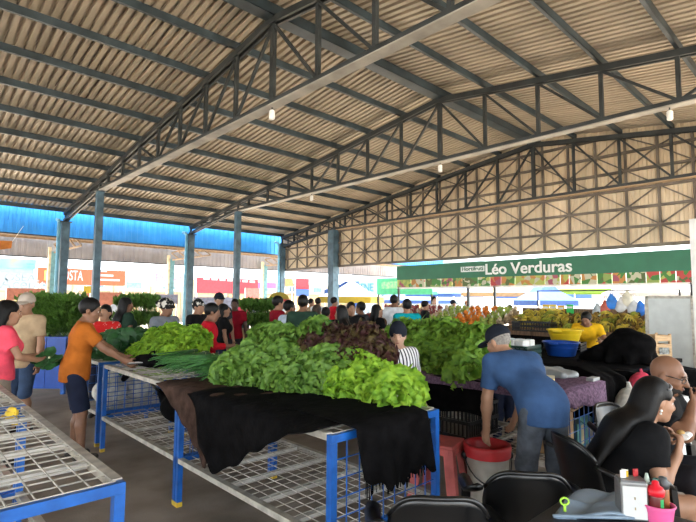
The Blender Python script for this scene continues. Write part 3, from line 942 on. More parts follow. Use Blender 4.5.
bevel(MB().b2((-.05, -.04, 0), (.05, .04, .06)).build('sponge_block', M_spon, o), .012)
MB().b2((-.05, -.04, .06), (.05, .04, .072)).build('scour_pad', mat('sponge_cream', (.75, .7, .5), .9), o)
o = thing('grey_tarp', 'crumpled grey plastic sheet at the far edge of the purple cloth', 'tarp', (4.50, 2.05, .909))
np_mesh('sheet', *SDF().ell((.02, 0, .02), (.16, .24, .04), k=.05).cap((-.1, -.18, .03), (.06, .16, .04), .03, .035, k=.05).cap((.06, -.22, .03), (.12, .18, .04), .03, .03, k=.05).cap((-.12, .06, .02), (.12, -.06, .05), .02, .03, k=.04).mesh(.018, [((0, 0, .004), (0, 0, -1))]), mat('grey_sheet', (.30, .32, .33), .5, .1, 8, bump=.5, bscale=12), o)
MB().b2((-.05, -.42, .004), (.1, -.36, .03)).build('folded_corner', mat('grey_sheet', (.3, .32, .33)), o)

# paper and yellow scraps on/under the empty table
o = thing('paper_sheet', 'white paper bag lying on the empty wire table', 'paper', (.0, 3.55, .905), .3)
np_mesh('bag_body', *SDF().ell((0, 0, .05), (.16, .11, .045), k=.03).cap((-.1, .03, .05), (.12, -.02, .08), .03, .03, k=.03).mesh(.014, [((0, 0, .002), (0, 0, -1))]), M_white, o)
MB().b2((.1, -.04, .03), (.2, .04, .035)).build('flap', M_white, o)
o = thing('rubber_glove', 'yellow rubber glove left on the empty wire table', 'glove', tuple(at_z(12, 413, .905)), .5)
S = SDF().cap((0, 0, .02), (.1, 0, .02), .035, .04, k=.02, ax=(0, 0, 1), sc=.45)
for k in range(4): S.cap((.1, -.03 + .02 * k, .02), (.17, -.045 + .03 * k, .018), .011, .009, k=.008)
S.cap((.05, .04, .02), (.1, .08, .02), .012, .01, k=.008)
np_mesh('glove_body', *S.mesh(.006), mat('yellow_rubber', (.75, .5, .03), .5), o)
MB().lathe([(.034, -.012), (.034, .012)], n=10).build('cuff', mat('yellow_rubber', (.75, .5, .03), .5), o)
o.children[-1].rotation_euler = (0, PI / 2, 0); o.children[-1].scale = (.5, 1, 1); o.children[-1].location = (-.02, 0, .02)
for i in range(2):
    o = thing('yellow_net_bag', ['yellow net bag of produce on the shelf under the empty wire table', 'flat yellow net bag at the shelf corner under the wire table'][i], 'bag', (.22 - .1 * i, 2.75 - .4 * i, .362))
    S = SDF()
    for k in range(9): S.ell((rng.uniform(-.12, .12), rng.uniform(-.14, .14), rng.uniform(.05, .14)), (.06, .06, .05), k=.03)
    np_mesh('net_body', *S.mesh(.015), mat('yellow_net', (.7, .5, .05), .6, .2, 40), o)
    MB().tube([(0, 0, .15), (.02, .02, .24)], [.03, .012], 7).build('knot', mat('yellow_net', (.7, .5, .05)), o, True)

# ================================================================== BUCKET AND STOOL
M_bucket = mat('white_plastic_worn', (0.55, 0.52, 0.46), .5, .15, 6, col2=(.36, .32, .26))
M_red = mat('red_plastic', (0.50, 0.03, 0.035), .4, .1, 5)
b = thing('bucket', 'tall white plastic bucket with a red lining beside the bending person', 'bucket', tuple(at_z(488, 501, 0)))
MB().lathe([(.145, 0), (.15, .02), (.17, .40), (.178, .40), (.178, .43), (.172, .43), (.166, .42), (.142, .01)], n=28, cap1=True).build('bucket_body', M_bucket, b, True)
MB().lathe([(.182, .36), (.19, .43), (.185, .45), (.168, .455), (.150, .42), (.132, .1), (.02, .08)], n=28, cap0=False, cap1=True).build('liner', M_red, b, True)
MB().tube([(.185 * math.cos(a), .185 * math.sin(a), .36 - .18 * math.sin(a - PI * .75) if 0 < a - PI * .75 < PI else .36) for a in [PI * .75 + PI * k / 12 for k in range(13)]], .005, 6).build('handle', M_black_pl, b, True)
for a in (PI * .75, PI * 1.75): MB().ellip((.18 * math.cos(a), .18 * math.sin(a), .36), (.03, .03, .035), 8, 6).build('handle_lug', M_black_pl, b, True)
M_stool = mat('faded_red_plastic', (0.46, 0.10, 0.09), .55, .12, 8)
s_ = thing('plastic_stool', 'faded red plastic stool standing beside the white bucket', 'stool', tuple(at_z(440, 496, 0)), .3)
top = MB().b2((-.165, -.165, .42), (.165, .165, .45)).build('seat', M_stool, s_); bevel(top, .02, 3)
MB().lathe([(.03, .449), (.03, .4525), (.02, .4525), (.02, .449)], n=14, cap0=False, cap1=False).build('seat_ring', M_stool, s_)
for sx in (-1, 1):
    for sy in (-1, 1):
        p = Vector((sx * .15, sy * .15, .43)); q = Vector((sx * .2, sy * .2, 0))
        mb = MB(); n1 = Vector((sx, 0, 0)); n2 = Vector((0, sy, 0))
        mb.bar(p - n1 * .035, q - n1 * .03, .075, .012, tuple(n2)); mb.bar(p - n2 * .035, q - n2 * .03, .012, .075, tuple(n2))
        mb.build('leg', M_stool, s_)
for sx in (-1, 1):
    MB().box((sx * .162, 0, .40), (.01, .26, .05)).build('apron', M_stool, s_)
    MB().box((0, sx * .162, .40), (.26, .01, .05)).build('apron', M_stool, s_)

# ================================================================== MONOBLOC CHAIRS
def chair(label, loc, rz, h=.82, group='black plastic armchairs'):
    c = thing('plastic_armchair', label, 'chair', loc, rz, group)
    def sheet(fn, nu, nv, name, th=.012):
        v = [fn(i / nu, j / nv) for i in range(nu + 1) for j in range(nv + 1)]
        f = [(i * (nv + 1) + j, i * (nv + 1) + j + 1, (i + 1) * (nv + 1) + j + 1, (i + 1) * (nv + 1) + j) for i in range(nu) for j in range(nv)]
        o = mesh_obj(name, v, f, M_black_pl, c, True)
        sd = o.modifiers.new('thick', 'SOLIDIFY'); sd.thickness = th; sd.offset = 0
        return o
    def backp(a, b):
        x = (a - .5) * 2; w = .195 + .015 * b - .04 * max(0, b - .75) * 4 * (b - .75) * 4 * .3
        ht = h - .42 - .10 * abs(x) ** 4
        return (x * w, -.2 - .09 * b + .085 * abs(x) ** 2.2, .42 + b * ht)
    sheet(backp, 18, 12, 'backrest')
    MB().tube([backp(k / 24, 1.0) for k in range(25)], .011, 8).build('back_rim', M_black_pl, c, True)
    sheet(lambda a, b: ((a - .5) * .46, -.21 + .44 * b, .43 + .025 * (abs(a - .5) * 2) ** 2 - .012 * math.sin(b * PI) + (-.02 * max(0, b - .85) / .15)), 10, 10, 'seat', .014)
    for sx in (-1, 1):
        pts = [(sx * .236, -.235, .72), (sx * .262, -.12, .665), (sx * .27, .05, .645), (sx * .265, .17, .63), (sx * .25, .215, .59)]
        v = []
        for i, (x, y, z) in enumerate(pts):
            w = .028 + .008 * math.sin(i)
            v += [(x - w, y, z - .004), (x, y, z + .008), (x + w, y, z - .004), (x + w * .9, y, z - .022), (x - w * .9, y, z - .022)]
        f = [(i * 5 + k, i * 5 + (k + 1) % 5, (i + 1) * 5 + (k + 1) % 5, (i + 1) * 5 + k) for i in range(4) for k in range(5)] + [(4, 3, 2, 1, 0), (20, 21, 22, 23, 24)]
        mesh_obj('armrest', v, f, M_black_pl, c, True)
        MB().bar((sx * .25, .2, .6), (sx * .26, .245, 0), .05, .035, (0, 1, 0)).build('leg', M_black_pl, c)
        MB().bar((sx * .215, -.21, .45), (sx * .245, -.30, 0), .05, .035, (0, 1, 0)).build('leg', M_black_pl, c)
        MB().bar((sx * .25, .19, .42), (sx * .225, -.2, .43), .03, .04).build('side_rail', M_black_pl, c)
    return c
def back_at(p, face, off=.29):
    """chair location so that its back top sits over point p"""
    rz = face_rz(face); f = Vector((-math.sin(rz), math.cos(rz), 0))
    return (p[0] + f.x * off, p[1] + f.y * off, 0), rz
p = at_z(531, 474, .80); lc, rz = back_at(p, 8); chair('black plastic armchair tucked beside the table corner with the blue sheet', lc, rz, .80)
p = at_z(441, 499, .83); lc, rz = back_at(p, 3); chair('black plastic armchair with its back to the empty aisle', lc, rz, .83)

# ================================================================== DINING TABLE AND CONDIMENTS
M_tab = mat('black_table_top', (0.02, 0.021, 0.024), .35, .1, 8)
TZ = .72
tb = thing('plastic_table', 'square black plastic table with condiments', 'table', (2.06, .61, 0))
bevel(MB().b2((-.37, -.37, TZ - .035), (.37, .37, TZ)).build('table_top', M_tab, tb), .015, 3)
for sx in (-1, 1):
    for sy in (-1, 1):
        MB().bar((sx * .31, sy * .31, TZ - .03), (sx * .34, sy * .34, 0), .06, .06, (0, 1, 0)).build('leg', M_tab, tb)
    MB().box((sx * .345, 0, TZ - .06), (.02, .64, .05)).build('apron', M_tab, tb)
M_bluesht = mat('slate_blue_sheet', (0.22, 0.29, 0.37), .45, .1, 5, bump=.2, bscale=8)
bs = thing('folded_sheet', 'slate blue folded plastic sheet lying on the black table', 'cloth', (0, 0, TZ))
a0, a1, a2, a3 = [at_z(u, v, TZ) for u, v in ((577, 492), (630, 494), (634, 521), (553, 519))]
v = []; f = []; N = 16
for i in range(N + 1):
    for j in range(N + 1):
        s, t = i / N, j / N
        q = (a0 * (1 - s) + a1 * s) * (1 - t) + (a3 * (1 - s) + a2 * s) * t
        z = .01 + .008 * math.sin(7 * s + 3 * t) + .012 * math.exp(-((t - .5 - .2 * s) / .06) ** 2) + (.012 if s + t * .4 > .7 else 0)
        v.append((q[0], q[1], z))
f = [(i * (N + 1) + j, i * (N + 1) + j + 1, (i + 1) * (N + 1) + j + 1, (i + 1) * (N + 1) + j) for i in range(N) for j in range(N)]
o = mesh_obj('sheet_top', v, f, M_bluesht, bs, True); sd = o.modifiers.new('thick', 'SOLIDIFY'); sd.thickness = .008
MB().tube([Vector((a3[0], a3[1], .012)).lerp(Vector((a2[0], a2[1], .012)), k / 8) for k in range(9)], .008, 6).build('folded_hem', M_bluesht, bs, True)
p = at_z(565, 517, TZ)
o = thing('lime_clip', 'lime green plastic clip at the corner of the slate blue sheet', 'clip', (p[0], p[1], TZ + .02), 0)
M_lime = mat('lime_plastic', (.40, .75, .06), .4)
MB().tube([(0, 0, .002 + .0), (0, 0, .03)], .006, 8).build('stem', M_lime, o, True)
MB().tube([(.012 * math.cos(a), -.012 * math.cos(a), .042 + .014 * math.sin(a)) for a in [2 * PI * k / 12 for k in range(12)]], .004, 6, True).build('loop', M_lime, o, True)
# napkin dispenser
p = at_z(632, 517, TZ); NR = AZ - PI / 2 - R(12)
nd = thing('napkin_dispenser', 'steel napkin dispenser with pale face standing beside the ketchup', 'dispenser', (p[0], p[1], TZ), NR)
M_ndf = mat('pale_grey_panel', (.62, .63, .62), .4, .05)
M_nds = mat('brushed_steel', (.35, .35, .35), .3, .1, 12, metal=.8)
bevel(MB().b2((-.052, -.04, 0), (.052, .04, .150)).build('case', M_nds, nd), .006)
MB().b2((-.044, -.0435, .01), (.044, -.0395, .135)).build('face_plate', M_ndf, nd)
MB().b2((.0515, -.03, .012), (.0545, .03, .13)).build('side_plate', M_white, nd)
MB().b2((.054, -.008, .05), (.057, .008, .11)).build('napkin_slot', M_black_pl, nd)
for z in (.05, .09): MB().box((0, -.0445, z), (.004, .002, .010)).build('rivet', mat('tan_rivet', (.4, .3, .15)), nd)
MB().b2((-.046, -.034, .150), (.046, .034, .156)).build('lid', mat('dark_lid', (.2, .2, .21), .35, metal=.5), nd)
def sachet(label, off, m, m2, rz):
    o = thing('condiment_sachet', label, 'sachet', (p[0] + off[0], p[1] + off[1], TZ + .157), rz)
    bevel(MB().b2((-.012, -.004, 0), (.012, .004, .026)).build('pouch', m, o), .003)
    MB().b2((-.012, -.002, .026), (.012, .002, .03)).build('crimp', m2, o)
sachet('white paper sachet standing on the napkin dispenser', (-.025, .02), M_white, M_white, NR + .3)
sachet('yellow mustard sachet leaning on the napkin dispenser', (-.008, .018), mat('mustard_yellow', (.85, .5, .02), .5), M_white, NR - .2)
sachet('red sachet lying at the edge of the dispenser lid', (.03, -.01), M_red, M_red, NR + .5)
# pink basket with bottles
q = at_z(658, 522, TZ)
M_pink = mat('pink_plastic', (.80, .12, .32), .4, .06)
pb = thing('pink_basket', 'small pink plastic basket holding sauce bottles', 'basket', (q[0] + .01, q[1], TZ), NR)
mb = MB(); mb.lathe([(.042, 0), (.048, .05), (.052, .066), (.056, .066), (.052, .055), (.045, .004)], n=24, sx=1.12, cap1=False); mb.build('basket_body', M_pink, pb, True)
MB().tube([(.0605 * math.cos(a), .054 * math.sin(a), .066) for a in [2 * PI * k / 24 for k in range(24)]], .004, 6, True).build('rim', M_pink, pb, True)
def bottle(label, dx, dy, prof, m, capm, capprof, lab=None, sx=1):
    c_, s2 = math.cos(NR), math.sin(NR)
    o = thing('sauce_bottle', label, 'bottle', (pb.location.x + c_ * dx - s2 * dy, pb.location.y + s2 * dx + c_ * dy, TZ + .008), NR)
    MB().lathe(prof, n=18).build('bottle_body', m, o, True)
    MB().lathe(capprof, n=18).build('cap', capm, o, True)
    if lab:
        r_ = max(a for a, _ in prof) + .0008
        vv = [(r_ * math.cos(a), r_ * math.sin(a), z) for z in lab[1] for a in [lab[2] + k * lab[3] / 8 for k in range(9)]]
        mesh_obj('bottle_label', vv, [(k, k + 1, 9 + k + 1, 9 + k) for k in range(8)], lab[0], o, True)
M_ketch = mat('ketchup_dark', (.13, .012, .012), .25, .1)
M_redcap = mat('red_cap', (.72, .015, .03), .35, .05)
bottle('ketchup bottle with bright red cap and green label strip', -.012, -.016, [(.024, 0), (.027, .01), (.027, .095), (.024, .105)], M_ketch, M_redcap, [(.031, .1), (.032, .12), (.024, .132), (.014, .138), (.012, .152), (.006, .156)], (mat('green_label', (.02, .35, .10), .5), (.02, .09), -1.35, .62))
bottle('brown sauce bottle with a dark grey cap behind the ketchup', .028, .018, [(.018, 0), (.021, .01), (.021, .11), (.016, .125)], mat('amber_sauce', (.30, .10, .03), .25), mat('dark_grey_cap', (.08, .085, .09), .4), [(.022, .118), (.022, .142), (.015, .15), (.015, .16)])
bottle('slim white nozzle bottle behind the red cap', -.03, .022, [(.014, 0), (.016, .01), (.016, .12), (.012, .13)], M_white, mat('pale_green_nozzle', (.45, .55, .48), .5), [(.013, .13), (.011, .14), (.005, .17)])
bottle('slim teal topped bottle among the sauces', .008, .028, [(.013, 0), (.015, .01), (.015, .12), (.012, .13)], mat('dark_red_sauce', (.2, .02, .02), .3), mat('teal_cap', (.2, .42, .36), .5), [(.014, .128), (.014, .145), (.009, .15)])

# ================================================================== VEGETABLES
M_lime_l = mat('lettuce_lime', (0.36, 0.58, 0.045), .55, .15, 16, subs=.30, col2=(.13, .30, .02), spec=.3)
M_mid_l = mat('lettuce_mid_green', (0.20, 0.36, 0.055), .5, .15, 16, subs=.28, col2=(.065, .16, .022), spec=.35)
M_red_l = mat('lettuce_red_brown', (0.11, 0.085, 0.03), .5, .2, 12, subs=.2, col2=(.055, .018, .02), spec=.3, fac=(.42, .6))
M_dark_l = mat('collard_dark_green', (0.035, 0.13, 0.035), .45, .15, 10, subs=.15, col2=(.015, .06, .02))
M_herb = mat('herb_green', (0.15, 0.29, 0.05), .6, .2, 12, subs=.25, col2=(.05, .13, .02))
M_onion = mat('spring_onion_green', (0.06, 0.20, 0.04), .45, .2, 20, col2=(.025, .10, .025))
M_butt = mat('lettuce_butt_white', (.6, .62, .4), .6)

def lettuce_mesh(name, seed, m, nl=34, ruffle=.040, L0=.18, W0=.066, openness=1.0, nf=5):
    r_ = np.random.RandomState(seed)
    V = []; Fq = []
    NI, NJ = 14, 11
    for k in range(nl):
        ring = k / nl
        ph = k * 2.399 + r_.uniform(-.2, .2)
        tilt = (.12 + 1.25 * ring ** .8) * openness + r_.uniform(-.1, .1)
        L = L0 * (.7 + .45 * ring ** .5) * r_.uniform(.9, 1.1); Wd = W0 * (.8 + .4 * ring) * r_.uniform(.9, 1.12)
        f1, f2, p1, p2 = r_.uniform(nf, nf + 4), r_.uniform(nf * 2, nf * 2 + 5), r_.uniform(0, 6), r_.uniform(0, 6)
        i = np.linspace(0, 1, NI)[:, None]; j = np.linspace(-1, 1, NJ)[None, :]
        w = Wd * (0.16 + .9 * np.sin(np.clip(i * .86 + .04, 0, 1) * PI * .62) ** 1.3) * np.sqrt(np.clip(1.0 - .62 * np.clip(i - .72, 0, 1) / .28, 0, 1))
        x = j * w
        bend = tilt + i * (.55 * ring + .25)
        s = L * i
        rad = s * np.sin(bend); hgt = s * np.cos(bend)
        cup = .35 * w * (j ** 2) * (1 - .6 * ring)
        edge = np.abs(j) ** 1.6 * i ** .7 + np.clip(i - .7, 0, 1) * 1.4
        ruf = ruffle * edge * (1 + .5 * np.sin(j * 9 + p1) * np.clip(i - .5, 0, 1) * 2) * (np.sin(f1 * i * 3 + p1 + 2.0 * j) * .7 + .6 * np.sin(f2 * i * 2 + p2 - 3 * j + np.sign(j) * 1.3))
        nrm_r = np.cos(bend); nrm_h = -np.sin(bend)
        rr = rad - nrm_r * (cup) + nrm_r * ruf; hh = hgt - nrm_h * cup * -1 + nrm_h * ruf * -1 * -1
        X = rr * math.cos(ph) - x * math.sin(ph); Y = rr * math.sin(ph) + x * math.cos(ph); Z = hh + 0 * x
        X = X + 0 * Z
        b = len(V) * 0 + sum(len(q) for q in V)
        V.append(np.stack([X + 0 * x, Y + 0 * x, Z + 0 * x], -1).reshape(-1, 3))
        ii, jj = np.meshgrid(np.arange(NI - 1), np.arange(NJ - 1), indexing='ij')
        a = (ii * NJ + jj).ravel() + b
        Fq.append(np.stack([a, a + 1, a + NJ + 1, a + NJ], 1))
    me_o = np_mesh(name, np.concatenate(V), np.concatenate(Fq), m)
    me = me_o.data
    bpy.data.objects.remove(me_o)
    return me
M_cur_l = mat('lettuce_curly_green', (0.25, 0.43, 0.05), .5, .15, 16, subs=.28, col2=(.09, .21, .02), spec=.3)
LM = {'lime': [lettuce_mesh('lettuce', 10 + k, M_lime_l) for k in range(5)],
      'mid': [lettuce_mesh('lettuce', 20 + k, M_mid_l, 32, .038, .195, .078, 1.0, 6) for k in range(5)],
      'red': [lettuce_mesh('lettuce', 30 + k, M_red_l, 30, .040, .17, .07) for k in range(3)],
      'curly': [lettuce_mesh('lettuce', 40 + k, M_cur_l, 30, .034, .19, .075, 1.0, 7) for k in range(4)],
      'dark': [lettuce_mesh('collard', 50 + k, M_dark_l, 12, .012, .26, .10, .75, 3) for k in range(3)]}
butt_me = None
def veg(kind, name, pos, axis, sc, label, cat, group, r_=rng):
    global butt_me
    o = bpy.data.objects.new(name, r_.choice(LM[kind]))
    COL.objects.link(o)
    q = Vector(axis).normalized().to_track_quat('Z', 'Y')
    e = (q @ Matrix.Rotation(r_.uniform(0, 6.28), 3, 'Z').to_quaternion())
    o.rotation_mode = 'QUATERNION'; o.rotation_quaternion = e
    o.location = Vector(pos) - Vector(axis).normalized() * .11 * sc
    o.scale = (sc, sc, sc)
    tag(o, label, cat, group)
    if butt_me is None:
        b = MB().lathe([(.004, -.03), (.018, -.025), (.022, .0), (.012, .02)], n=10).build('stem_butt', M_butt, o, True); butt_me = b.data
    else:
        b = bpy.data.objects.new('stem_butt', butt_me); COL.objects.link(b); b.parent = o
    return o
def heap(kind_fn, ys, xf, rows, axis_fn, lab_fn, sc=1.0, zb=.99, dz=.105, dx=.1, jit=.03, step=.165):
    n = 0
    for r in range(rows):
        y = ys[0] + (r % 2) * step * .5
        while y < ys[1]:
            k = kind_fn(r, y)
            if k:
                pos = (xf(y) + dx * r + rng.uniform(-jit, jit), y + rng.uniform(-jit, jit), zb + dz * r + rng.uniform(-jit, jit) * .6)
                l, g = lab_fn(k)
                veg(k, 'lettuce', pos, axis_fn(r, y), sc * rng.uniform(.9, 1.12), l, 'lettuce', g); n += 1
            y += step
    return n
LAB = {'lime': ('frilly lime green lettuce heaped at the near end of the black cloth', 'lime lettuces on the black cloth'),
       'mid': ('broad leaved mid green lettuce heaped behind the black cloth', 'mid green lettuces on the black cloth'),
       'red': ('red brown frilly lettuce on top of the big heap', 'red lettuces on the big heap')}
xfront = lambda y: 2.10 + (3.39 - y) * .26
def kfn(r, y):
    if y < 2.66: return 'lime' if r < (1 if y < 2.24 else 2 if y < 2.46 else 3) else ('red' if r in (3, 4) and y > 2.5 else None)
    if y < 3.12 and r >= 3: return 'red'
    if r >= 5 and y > 3.3: return None
    return 'mid'
def afn(r, y):
    ey = -.7 if y < 2.22 else (-.25 + rng.uniform(-.25, .25))
    return (-.75 + .1 * r, ey, .25 + .14 * r + rng.uniform(-.1, .15))
heap(kfn, (2.10, 3.74), xfront, 6, afn, lambda k: LAB[k], zb=1.0, dz=.078, dx=.1)
# back side of the heap, so that it is round from other sides too
heap(lambda r, y: 'red' if y < 3.1 else 'mid', (2.6, 3.6), lambda y: 2.86, 3, lambda r, y: (.5, rng.uniform(-.3, .3), .7), lambda k: LAB[k], zb=1.02, dz=.11, dx=-.03, step=.2)
LB = ('frilly lime green lettuce in the heap beside the spring onions', 'lime lettuces beside the spring onions')
heap(lambda r, y: 'lime', (5.02, 5.72), lambda y: 2.02 + (5.6 - y) * .2, 4, lambda r, y: (-.7 + .12 * r, rng.uniform(-.45, .2), .3 + .16 * r), lambda k: LB, zb=.99, dz=.09, dx=.12)
heap(lambda r, y: 'lime', (5.1, 5.7), lambda y: 2.48, 2, lambda r, y: (.3, rng.uniform(-.3, .3), .8), lambda k: LB, zb=1.1, dz=.11, dx=.02, step=.18)
LC = ('curly mid green lettuce in the rear heap beyond the aisle', 'curly lettuces in the rear heap')
heap(lambda r, y: 'curly' if (r < 5 or y > 2.6) and (y < 3.7 or r < (3 if y < 4.3 else 2)) else None, (2.42, 5.2), lambda y: 3.82, 6, lambda r, y: (-.75 + .15 * r, -.9 if y < 2.6 else rng.uniform(-.5, .2), .3 + .15 * r), lambda k: LC, zb=1.0, dz=.07, dx=.12, sc=1.08, step=.19, jit=.05)
LK = ('bunch of dark green collard leaves on the short table', 'collard bunches')
for i in range(12):
    veg('dark', 'collard_bunch', (1.95 + .15 * (i % 4) + rng.uniform(-.03, .03), 5.9 + .22 * (i // 4), 1.02 + rng.uniform(0, .06)), (-.5, -.4 + rng.uniform(-.3, .3), .6), 1.0, LK[0], 'greens', LK[1])
# spring onions: bunches of long tubular leaves
def onion_mesh(seed):
    r_ = random.Random(seed); mb = MB()
    for k in range(18):
        a, d = r_.uniform(-.16, .16), r_.uniform(-.12, .12)
        p0 = Vector((0, r_.uniform(-.02, .02), r_.uniform(-.015, .015)))
        p1 = p0 + Vector((.22, a * .2, d * .2)); p2 = p0 + Vector((.50, a * .6, d * .55 - .02))
        mb.tube([p0, p1, p2], [.006, .007, .002], 5)
    return mb
on0 = None
for i in range(16):
    if i % 4 == 0 and i < 12:
        me = onion_mesh(i).build('tmp', M_onion, None, True); src_me = me.data; bpy.data.objects.remove(me)
    o = bpy.data.objects.new('spring_onion_bunch', src_me); COL.objects.link(o)
    o.location = (2.62 - .12 * (i % 4) + rng.uniform(-.03, .03), 4.66 - .065 * (i // 1) * .8, .95 + .045 * (i % 4) + rng.uniform(0, .02))
    o.rotation_euler = (rng.uniform(-.2, .2), rng.uniform(-.1, .12), PI + .25 + rng.uniform(-.2, .2))
    tag(o, 'bunch of long dark green spring onions between the two lettuce heaps', 'spring onions', 'spring onion bunches')
    b = MB().tube([(.05 + .0 * k, .026 * math.cos(k * PI / 4), .02 * math.sin(k * PI / 4)) for k in range(8)], .004, 5, True).build('tie', M_butt, o)
# herb bunches on stalls further back
def herb_mesh(seed):
    r_ = np.random.RandomState(seed); mb = MB()
    for k in range(70):
        a = r_.uniform(0, 6.28); t = r_.uniform(0, .55); L = r_.uniform(.16, .3)
        d = Vector((math.sin(t) * math.cos(a), math.sin(t) * math.sin(a), math.cos(t)))
        q = d * L; w = d.cross(Vector((r_.uniform(-1, 1), r_.uniform(-1, 1), .3))).normalized() * r_.uniform(.02, .045); n_ = d.cross(w).normalized()
        e = q + d * .06 + n_ * r_.uniform(-.03, .03)
        mb.add([q - d * .05, q + w, e, q - w], [(0, 1, 2, 3)])
        if k % 5 == 0: mb.tube([(0, 0, 0), tuple(q)], .003, 4)
    o = mb.build('tmp', M_herb); me = o.data; bpy.data.objects.remove(o); return me
HB = [herb_mesh(k) for k in range(4)]
tie_me = None
def herbs(n, box, label, group, axis, sc=1.0):
    global tie_me
    for i in range(n):
        o = bpy.data.objects.new('herb_bunch', rng.choice(HB)); COL.objects.link(o)
        nx = box[3]; fx, fy, fz = (i % nx) / max(nx - 1, 1), (i // nx % box[4]) / max(box[4] - 1, 1), (i // (nx * box[4])) / max(box[5] - 1, 1)
        P0, EX, EZ = Vector(box[0]), Vector(box[1]), Vector(box[2])
        o.location = P0 + EX * fx + EZ * fz + Vector(axis).normalized() * -.0 + Vector((rng.uniform(-.04, .04), rng.uniform(-.04, .04), rng.uniform(-.02, .02))) + Vector((EX.y, -EX.x, 0)).normalized() * (fy * -.35)
        o.rotation_mode = 'QUATERNION'; o.rotation_quaternion = Vector((axis[0] + rng.uniform(-.25, .25), axis[1] + rng.uniform(-.25, .25), axis[2])).normalized().to_track_quat('Z', 'Y')
        o.scale = (sc,) * 3
        tag(o, label, 'herbs', group)
        if tie_me is None:
            b = MB().tube([(.02 * math.cos(a), .02 * math.sin(a), .06) for a in [k * PI / 4 for k in range(8)]], .004, 4, True).build('tie', M_butt, o); tie_me = b.data
        else:
            b = bpy.data.objects.new('tie', tie_me); COL.objects.link(b); b.parent = o

def stall_block(label, c, d, rz, m, hz=.85, name='stall_counter', cloth=None):
    t = thing(name, label, 'stall', c, rz)
    MB().b2((-d[0] / 2, -d[1] / 2, hz - .05), (d[0] / 2, d[1] / 2, hz)).build('counter_top', m, t)
    for sx in (-1, 1):
        for sy in (-1, 1): MB().box((sx * (d[0] / 2 - .05), sy * (d[1] / 2 - .05), (hz - .05) / 2), (.06, .06, hz - .05)).build('leg', M_blue, t)
    n = max(2, int(d[0] / .3))
    for k in range(n):
        x0 = -d[0] / 2 + d[0] * k / n
        MB().b2((x0 + .005, -d[1] / 2 - .02, .1), (x0 + d[0] / n - .005, -d[1] / 2, hz - .02)).build('front_panel', cloth or m, t)
    return t
RZC = AZ - PI / 2
p = at_d(45, 300, 8.6)
stall_block('blue fronted counter with a tall stack of herb bunches', (p[0], p[1], 0), (1.3, .8), RZC, M_bluepl, .95)
q = at_d(26, 300, 8.3); e = at_d(70, 300, 8.3) - q
herbs(72, ((q[0], q[1], .93), (e[0], e[1], 0), (0, 0, .40), 12, 2, 3), 'bunch of leafy herbs in the tall stack on the blue counter', 'herb bunches on the blue counter', (-.35, -.4, .75), 1.15)
p = at_d(262, 300, 11.5)
stall_block('crate counter with herb bunches beside the dark red shirt', (p[0], p[1], 0), (1.6, .8), RZC, M_card, .9)
q = at_d(244, 300, 11.3); e = at_d(276, 300, 11.3) - q
herbs(30, ((q[0], q[1], .9), (e[0], e[1], 0), (0, 0, .35), 8, 2, 2), 'bunch of leafy herbs on the crate counter', 'herb bunches on the crate counter', (-.3, -.3, .85), 1.2)
p = at_d(137, 300, 10.0)
stall_block('narrow counter of herbs behind the dark green top', (p[0], p[1], 0), (1.3, .7), RZC, M_card, .95)
q = at_d(124, 300, 9.8); e = at_d(152, 300, 9.8) - q
herbs(20, ((q[0], q[1], .95), (e[0], e[1], 0), (0, 0, .35), 5, 2, 2), 'bunch of leafy herbs on the narrow counter', 'herb bunches on the narrow counter', (-.3, -.3, .85), 1.25)

# ================================================================== PEOPLE
def fab(name, rgb, **k):
    k.setdefault('rough', .85); k.setdefault('var', .08); k.setdefault('scale', 10); k.setdefault('bump', .35); k.setdefault('bscale', 14); k.setdefault('spec', .15)
    return hexm('fabric_' + name, rgb, **k)
C_orange = fab('orange', (176, 98, 34)); C_navy = fab('navy', (30, 36, 56)); C_denim = fab('denim_grey', (92, 98, 108), col2=(.05, .055, .065)); C_bluet = fab('steel_blue', (54, 80, 118))
C_black = fab('black', (20, 20, 22)); C_pink = fab('coral_pink', (238, 84, 104)); C_beige = fab('beige', (186, 160, 128)); C_greyb = fab('grey_beige', (140, 130, 118)); C_jean = fab('blue_jean', (62, 80, 108))
C_red = fab('red', (190, 24, 40)); C_dred = fab('dark_red', (140, 18, 36)); C_green = fab('dark_green', (40, 62, 50)); C_teal = fab('teal', (10, 150, 160)); C_white = fab('white', (225, 228, 232)); C_ltblue = fab('pale_blue', (190, 205, 222))
C_yellow = fab('yellow', (226, 176, 30)); C_grey = fab('grey', (120, 126, 134)); C_brown = fab('brown', (100, 66, 44))
C_redpat = fab('red_flowered', (205, 40, 40), col2=(.8, .6, .55), scale=22, fac=(.36, .42))
C_camo = fab('black_white_camouflage', (205, 200, 190), col2=(.012, .012, .012), scale=16, fac=(.52, .58))
C_greenpat = fab('green_white_pattern', (60, 150, 90), col2=(.02, .03, .02), scale=25, fac=(.45, .55))
C_capdark = fab('dark_cap', (30, 34, 44)); C_dgrey = fab('charcoal', (52, 52, 58))
